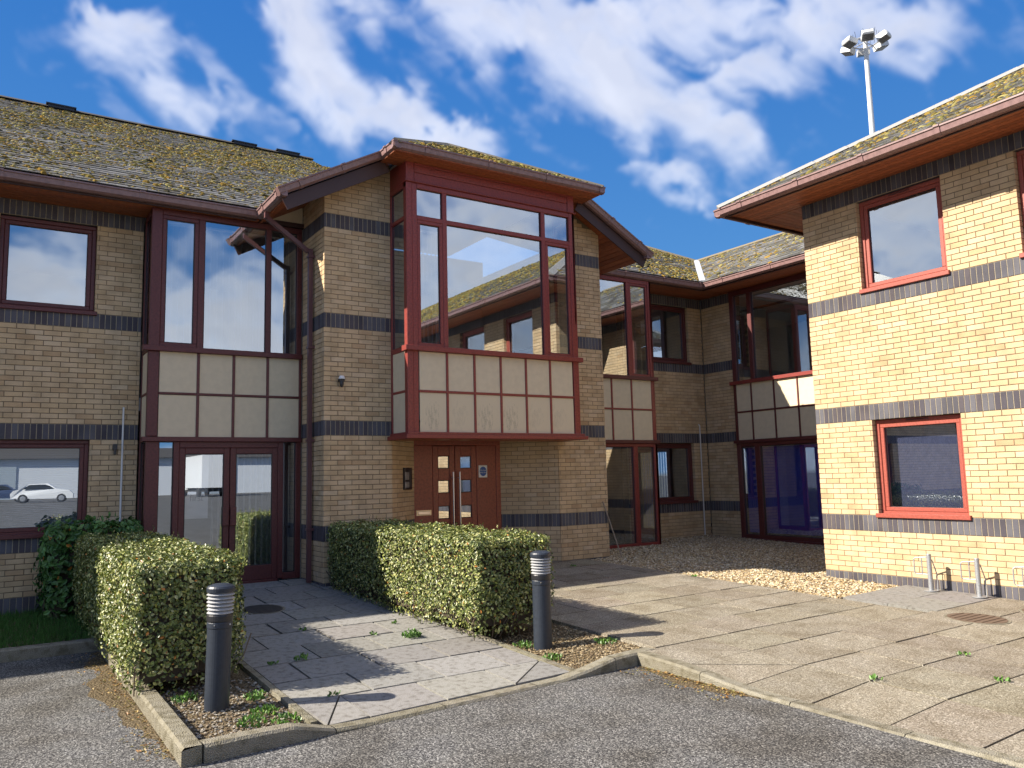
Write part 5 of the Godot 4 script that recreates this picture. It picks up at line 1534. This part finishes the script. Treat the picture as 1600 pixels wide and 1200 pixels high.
func plants():
	var olive := [Color(0.19, 0.22, 0.045), Color(0.28, 0.3, 0.075), Color(0.12, 0.155, 0.035), Color(0.38, 0.38, 0.13), Color(0.08, 0.11, 0.025), Color(0.15, 0.18, 0.05), Color(0.46, 0.45, 0.2), Color(0.27, 0.29, 0.11), Color(0.09, 0.12, 0.03), Color(0.06, 0.085, 0.02), Color(0.13, 0.165, 0.035)]
	hedge("hedge", "clipped variegated hedge between the parking bay and the path to the glazed doors", "hedge", Vector3(-9.57, -0.19, -4.3), Vector3(-8.69, 0.85, 0.47), 3900, olive, 0.037, M.leaf, 0.035, 1)
	hedge("hedge", "clipped variegated hedge in front of the red entrance doors", "hedge", Vector3(-6.36, -0.15, -3.8), Vector3(-5.39, 0.85, 0.5), 3900, olive, 0.037, M.leaf, 0.032, 2)
	hedge("shrub", "dark green leafy shrub against the wall beside the glazed doors", "shrub", Vector3(-9.9, -0.22, -5.4), Vector3(-8.75, 0.98, -4.35), 800, [Color(0.05, 0.13, 0.025), Color(0.07, 0.17, 0.035), Color(0.04, 0.1, 0.02), Color(0.1, 0.2, 0.05)], 0.085, M.shrub_leaf, 0.11, 3)
	# lawn
	var places := []; var cols := []
	for i in 5200:
		var p := Vector3(rng.randf_range(-12, -9.4), -0.215, rng.randf_range(-5.44, -2.5))
		var h := rng.randf_range(0.04, 0.1)
		places.append(Transform3D(Basis(Vector3.UP, rng.randf() * TAU) * Basis(Vector3.RIGHT, rng.randf_range(-0.6, 0.6)) * Basis.from_scale(Vector3(0.028, h, 0.03)), p))
		cols.append(Color(0.06, 0.13, 0.03) * rng.randf_range(0.6, 1.5))
	var blade := MB.new()
	for k in 3:
		var a := TAU * k / 3
		var q := Vector3(cos(a), 0, sin(a))
		blade.tri(q * 0.6, q * 0.6 + Vector3(-sin(a), 0, cos(a)) * 0.3, q * 1.2 + Vector3.UP)
	var bm := blade.mesh()
	var g := scatter(self, "grass", bm, M.grass, places, cols)
	tag(g, "short green grass below the left office windows", "grass", "", "stuff")
	# gravel
	var cream := [Color(0.5, 0.4, 0.24), Color(0.58, 0.49, 0.33), Color(0.42, 0.31, 0.16), Color(0.46, 0.36, 0.21), Color(0.64, 0.57, 0.43), Color(0.3, 0.21, 0.11), Color(0.36, 0.3, 0.22), Color(0.22, 0.17, 0.11)]
	gravel("gravel", "cream pea gravel filling the corner of the court", "gravel", [[-1.56, 1.25], [-1.56, -3.84], [-0.96, -3.84], [-0.96, -4.84], [1.28, -4.84], [1.28, -5.7], [3.6, -5.7], [3.6, -0.02], [-0.01, -0.02], [-0.01, 1.25]], func(x, z): return gr(minf(x, 0), z) - 0.03, 1500, 0.012, 0.024, cream)
	gravel("gravel", "grey stone chippings in the bed round the bollard beside the path", "gravel", [[-9.37, 0.3], [-8.57, 0.3], [-8.57, 1.9], [-9.37, 1.98]], bed1, 1200, 0.008, 0.016, [Color(0.26, 0.235, 0.19), Color(0.17, 0.145, 0.11), Color(0.36, 0.33, 0.28), Color(0.14, 0.1, 0.06), Color(0.22, 0.17, 0.11)])
	gravel("gravel", "brown chippings in the bed round the bollard by the forecourt", "gravel", [[-6.08, 0.3], [-5.16, 0.3], [-5.16, 1.7], [-6.08, 1.76]], bed2, 2100, 0.007, 0.014, [Color(0.3, 0.23, 0.13), Color(0.2, 0.145, 0.075), Color(0.38, 0.31, 0.2), Color(0.14, 0.1, 0.06)])
	# dry leaves and grit swept against the kerbs
	var lp := []; var lc := []
	for i in 1100:
		var p: Vector3
		if i % 2:
			var x := rng.randf_range(-5.75, -5.44) if rng.randf() < 0.3 else -5.45 - absf(rng.randfn(0, 0.05))
			p = Vector3(x, ROAD + 0.006, rng.randf_range(1.95, 3.2))
		else:
			p = Vector3(-9.51 - absf(rng.randfn(0, 0.11)), ROAD + 0.006, rng.randf_range(-2.2, 1.9))
		var sz := rng.randf_range(0.008, 0.034)
		lp.append(Transform3D(Basis.from_euler(Vector3(-PI / 2 + rng.randf_range(-0.5, 0.5), rng.randf() * TAU, 0)).scaled(Vector3.ONE * sz), p))
		lc.append([Color(0.3, 0.15, 0.04), Color(0.16, 0.1, 0.04), Color(0.4, 0.28, 0.1), Color(0.22, 0.19, 0.06)][rng.randi() % 4])
	var lit := scatter(self, "leaf_litter", leaf_mesh(0.15), M.leaf, lp, lc)
	tag(lit, "brown dry leaves and grit swept against the kerbs", "leaf litter", "", "stuff")
	# silt washed against the kerbs
	for q in [[-9.5, -1, -2.25, 1.95, 0.24], [-5.44, -1, 1.95, 3.3, 0.12]]:
		var pts := []
		var edge := noise(0.7, 3, 91)
		var z: float = q[2]
		pts.append([q[0] + 0.01, q[2]])
		pts.append([q[0] + 0.01, q[3]])
		z = q[3]
		while z > q[2]:
			pts.append([q[0] + q[1] * maxf(0.02, q[4] * (0.75 + 1.3 * edge.get_noise_2d(z, q[0])) * smoothstep(q[3], q[3] - 0.4, z)), z]); z -= 0.03
		var sm := MB.new()
		sm.prism(pts, func(_x, _z): return ROAD + 0.004, 0.003)
		var silt := put(self, "silt", sm.mesh(), M.soil)
		tag(silt, "brown silt washed along the kerb of the hedge bed" if q[0] < -9 else "brown silt washed along the forecourt kerb", "silt", "", "stuff")
	# weeds
	var green := [Color(0.09, 0.19, 0.03), Color(0.14, 0.26, 0.045), Color(0.07, 0.14, 0.025)]
	weed("bright green tuft of weed in the middle of the flagged path", Vector3(-6.74, gp(0, -0.22), -0.22), 0.09, 0.09, 150, green)
	weed("small green weed in a joint of the flagged path", Vector3(-8.03, gp(0, 0.05), 0.05), 0.06, 0.06, 40, green)
	for q in [[-8.18, 1.28], [-8.3, 0.06], [-7.05, -0.56], [-6.6, -0.95], [-7.6, -1.2]]:
		weed("tiny weed in a joint of the flagged path", Vector3(q[0], gp(0, q[1]), q[1]), 0.045, 0.02, 12, green)
	for q in [[-4.52, 3.7], [-3.18, 3.7], [-3.75, 4.3], [-1.62, -1.1], [-2.3, -3.2]]:
		weed("tiny weed in a joint of the large paving slabs", Vector3(q[0], gr(q[0], q[1]), q[1]), 0.05, 0.02, 14, green)
	for q in [[-8.75, 1.35, 1], [-8.7, 0.95, 1], [-8.68, 1.65, 1], [-9.2, 0.7, 1], [-8.9, 1.55, 1], [-5.3, 1.25, 2], [-6.0, 1.3, 2], [-5.95, 0.75, 2]]:
		var y := bed1(q[0], q[1]) if q[2] == 1 else bed2(q[0], q[1])
		var at := Vector3(q[0], y, q[1])
		weed("low green weed among the chippings beside the path" if q[2] == 1 else "low green weed among the brown chippings by the forecourt", at, 0.1, 0.06, 70, green)

# ------------------------------------------------------------------ what the windows mirror
func car(label: String, at: Vector3, turn: float, m: Material):
	var o := thing("parked_car", label, "car", at, "cars parked across the car park", turn)
	var t := o.global_transform
	var prof := [[-2.1, 0.35], [-2.15, 0.7], [-1.95, 0.95], [-1.5, 1.05], [-0.95, 1.42], [0.35, 1.47], [0.95, 1.05], [1.85, 0.9], [2.1, 0.65], [2.1, 0.3]]
	var mb := MB.new()
	for s in [-1, 1]:
		for i in range(1, prof.size() - 1):
			var tuck := func(p): return 0.88 - 0.2 * smoothstep(0.9, 1.45, p[1])
			var a := Vector3(prof[0][0], prof[0][1], s * 0.88); var b := Vector3(prof[i][0], prof[i][1], s * tuck.call(prof[i])); var c := Vector3(prof[i + 1][0], prof[i + 1][1], s * tuck.call(prof[i + 1]))
			if s > 0: mb.tri(a, c, b)
			else: mb.tri(a, b, c)
	for i in prof.size() - 1:
		var w0: float = 0.88 - 0.2 * smoothstep(0.9, 1.45, prof[i][1]); var w1: float = 0.88 - 0.2 * smoothstep(0.9, 1.45, prof[i + 1][1])
		mb.quad(Vector3(prof[i][0], prof[i][1], -w0), Vector3(prof[i][0], prof[i][1], w0), Vector3(prof[i + 1][0], prof[i + 1][1], w1), Vector3(prof[i + 1][0], prof[i + 1][1], -w1))
	put(o, "body", mb.mesh(), m, t)
	for s in [-1, 1]:
		var g := MB.new()
		var zz := func(y: float): return s * (0.885 - 0.2 * smoothstep(0.9, 1.45, y))
		var q := [[-1.35, 1.04], [0.82, 1.04], [0.3, 1.4], [-0.9, 1.37]]
		var v := []
		for p in q: v.append(Vector3(p[0], p[1], zz.call(p[1])))
		if s > 0: g.quad(v[0], v[1], v[2], v[3])
		else: g.quad(v[3], v[2], v[1], v[0])
		put(o, "side_window", g.mesh(), M.car_window, t)
		for x in [-1.3, 1.3]:
			var wh := MB.new()
			wh.lathe([[0.0, -0.1], [0.31, -0.1], [0.33, -0.06], [0.33, 0.06], [0.31, 0.1], [0.0, 0.1]], 20)
			var tyre := put(o, "wheel", wh.mesh(), M.tyre, t * Transform3D(Basis(Vector3.RIGHT, PI / 2), Vector3(x, 0.33, s * 0.8)))
			var hub := MB.new()
			hub.lathe([[0.0, -0.115], [0.2, -0.105], [0.2, 0.105], [0.0, 0.115]], 16)
			put(tyre, "rim", hub.mesh(), M.galvanised, t * Transform3D(Basis(Vector3.RIGHT, PI / 2), Vector3(x, 0.33, s * 0.8)))
func surroundings():
	car("white hatchback parked across the car park, mirrored in the office window", Vector3(-6.8, 0.4, 54.5), 0.12, M.car_white)
	car("dark hatchback parked behind the white hatchback", Vector3(-9.5, 0.42, 61.0), 0.1, M.car_dark)
	car("dark blue hatchback parked beside the white hatchback", Vector3(-1.2, 0.4, 55.5), 0.1, M.car_dark)
	car("dark blue hatchback parked beside the white lorry", Vector3(14.0, 0.4, 55.5), -0.1, M.car_dark)
	# white box lorry
	var o := thing("lorry", "white box lorry parked across the car park, mirrored in the glazed doors", "lorry", Vector3(6.5, 0.4, 60))
	slab(o, "box_body", Vector3(5.3, 1.2, 57), Vector3(7.7, 4.1, 64), M.car_white)
	slab(o, "cab", Vector3(5.4, 1.0, 64.1), Vector3(7.6, 3.1, 66), M.car_white)
	slab(o, "chassis", Vector3(5.6, 0.85, 57.2), Vector3(7.4, 1.19, 65.5), M.tyre)
	for z in [59.0, 65.0]:
		for x in [5.5, 7.5]:
			var wh := MB.new()
			wh.lathe([[0.0, -0.14], [0.44, -0.14], [0.47, -0.1], [0.47, 0.1], [0.44, 0.14], [0.0, 0.14]], 20)
			put(o, "wheel", wh.mesh(), M.tyre, Transform3D(Basis(Vector3.BACK, PI / 2), Vector3(x, 0.87, z)))
	var s := thing("warehouse", "long pale warehouse with a shallow roof beyond the car park", "building", Vector3(10, 0.4, 84))
	slab(s, "wall", Vector3(-40, 0.2, 80), Vector3(60, 4.6, 95), M.shed)
	var rf := MB.new()
	rf.sweep([[-8, 0.0], [8, 0.0], [0.0, 1.4]], Vector3(-40.5, 4.61, 87.5), Vector3(60.5, 4.61, 87.5), Vector3.BACK)
	put(s, "roof", rf.mesh(), M.felt)
	for i in 8:
		slab(s, "loading_door", Vector3(-34 + i * 11, 0.3, 79.9), Vector3(-30 + i * 11, 3.8, 79.99), M.blind_grey)
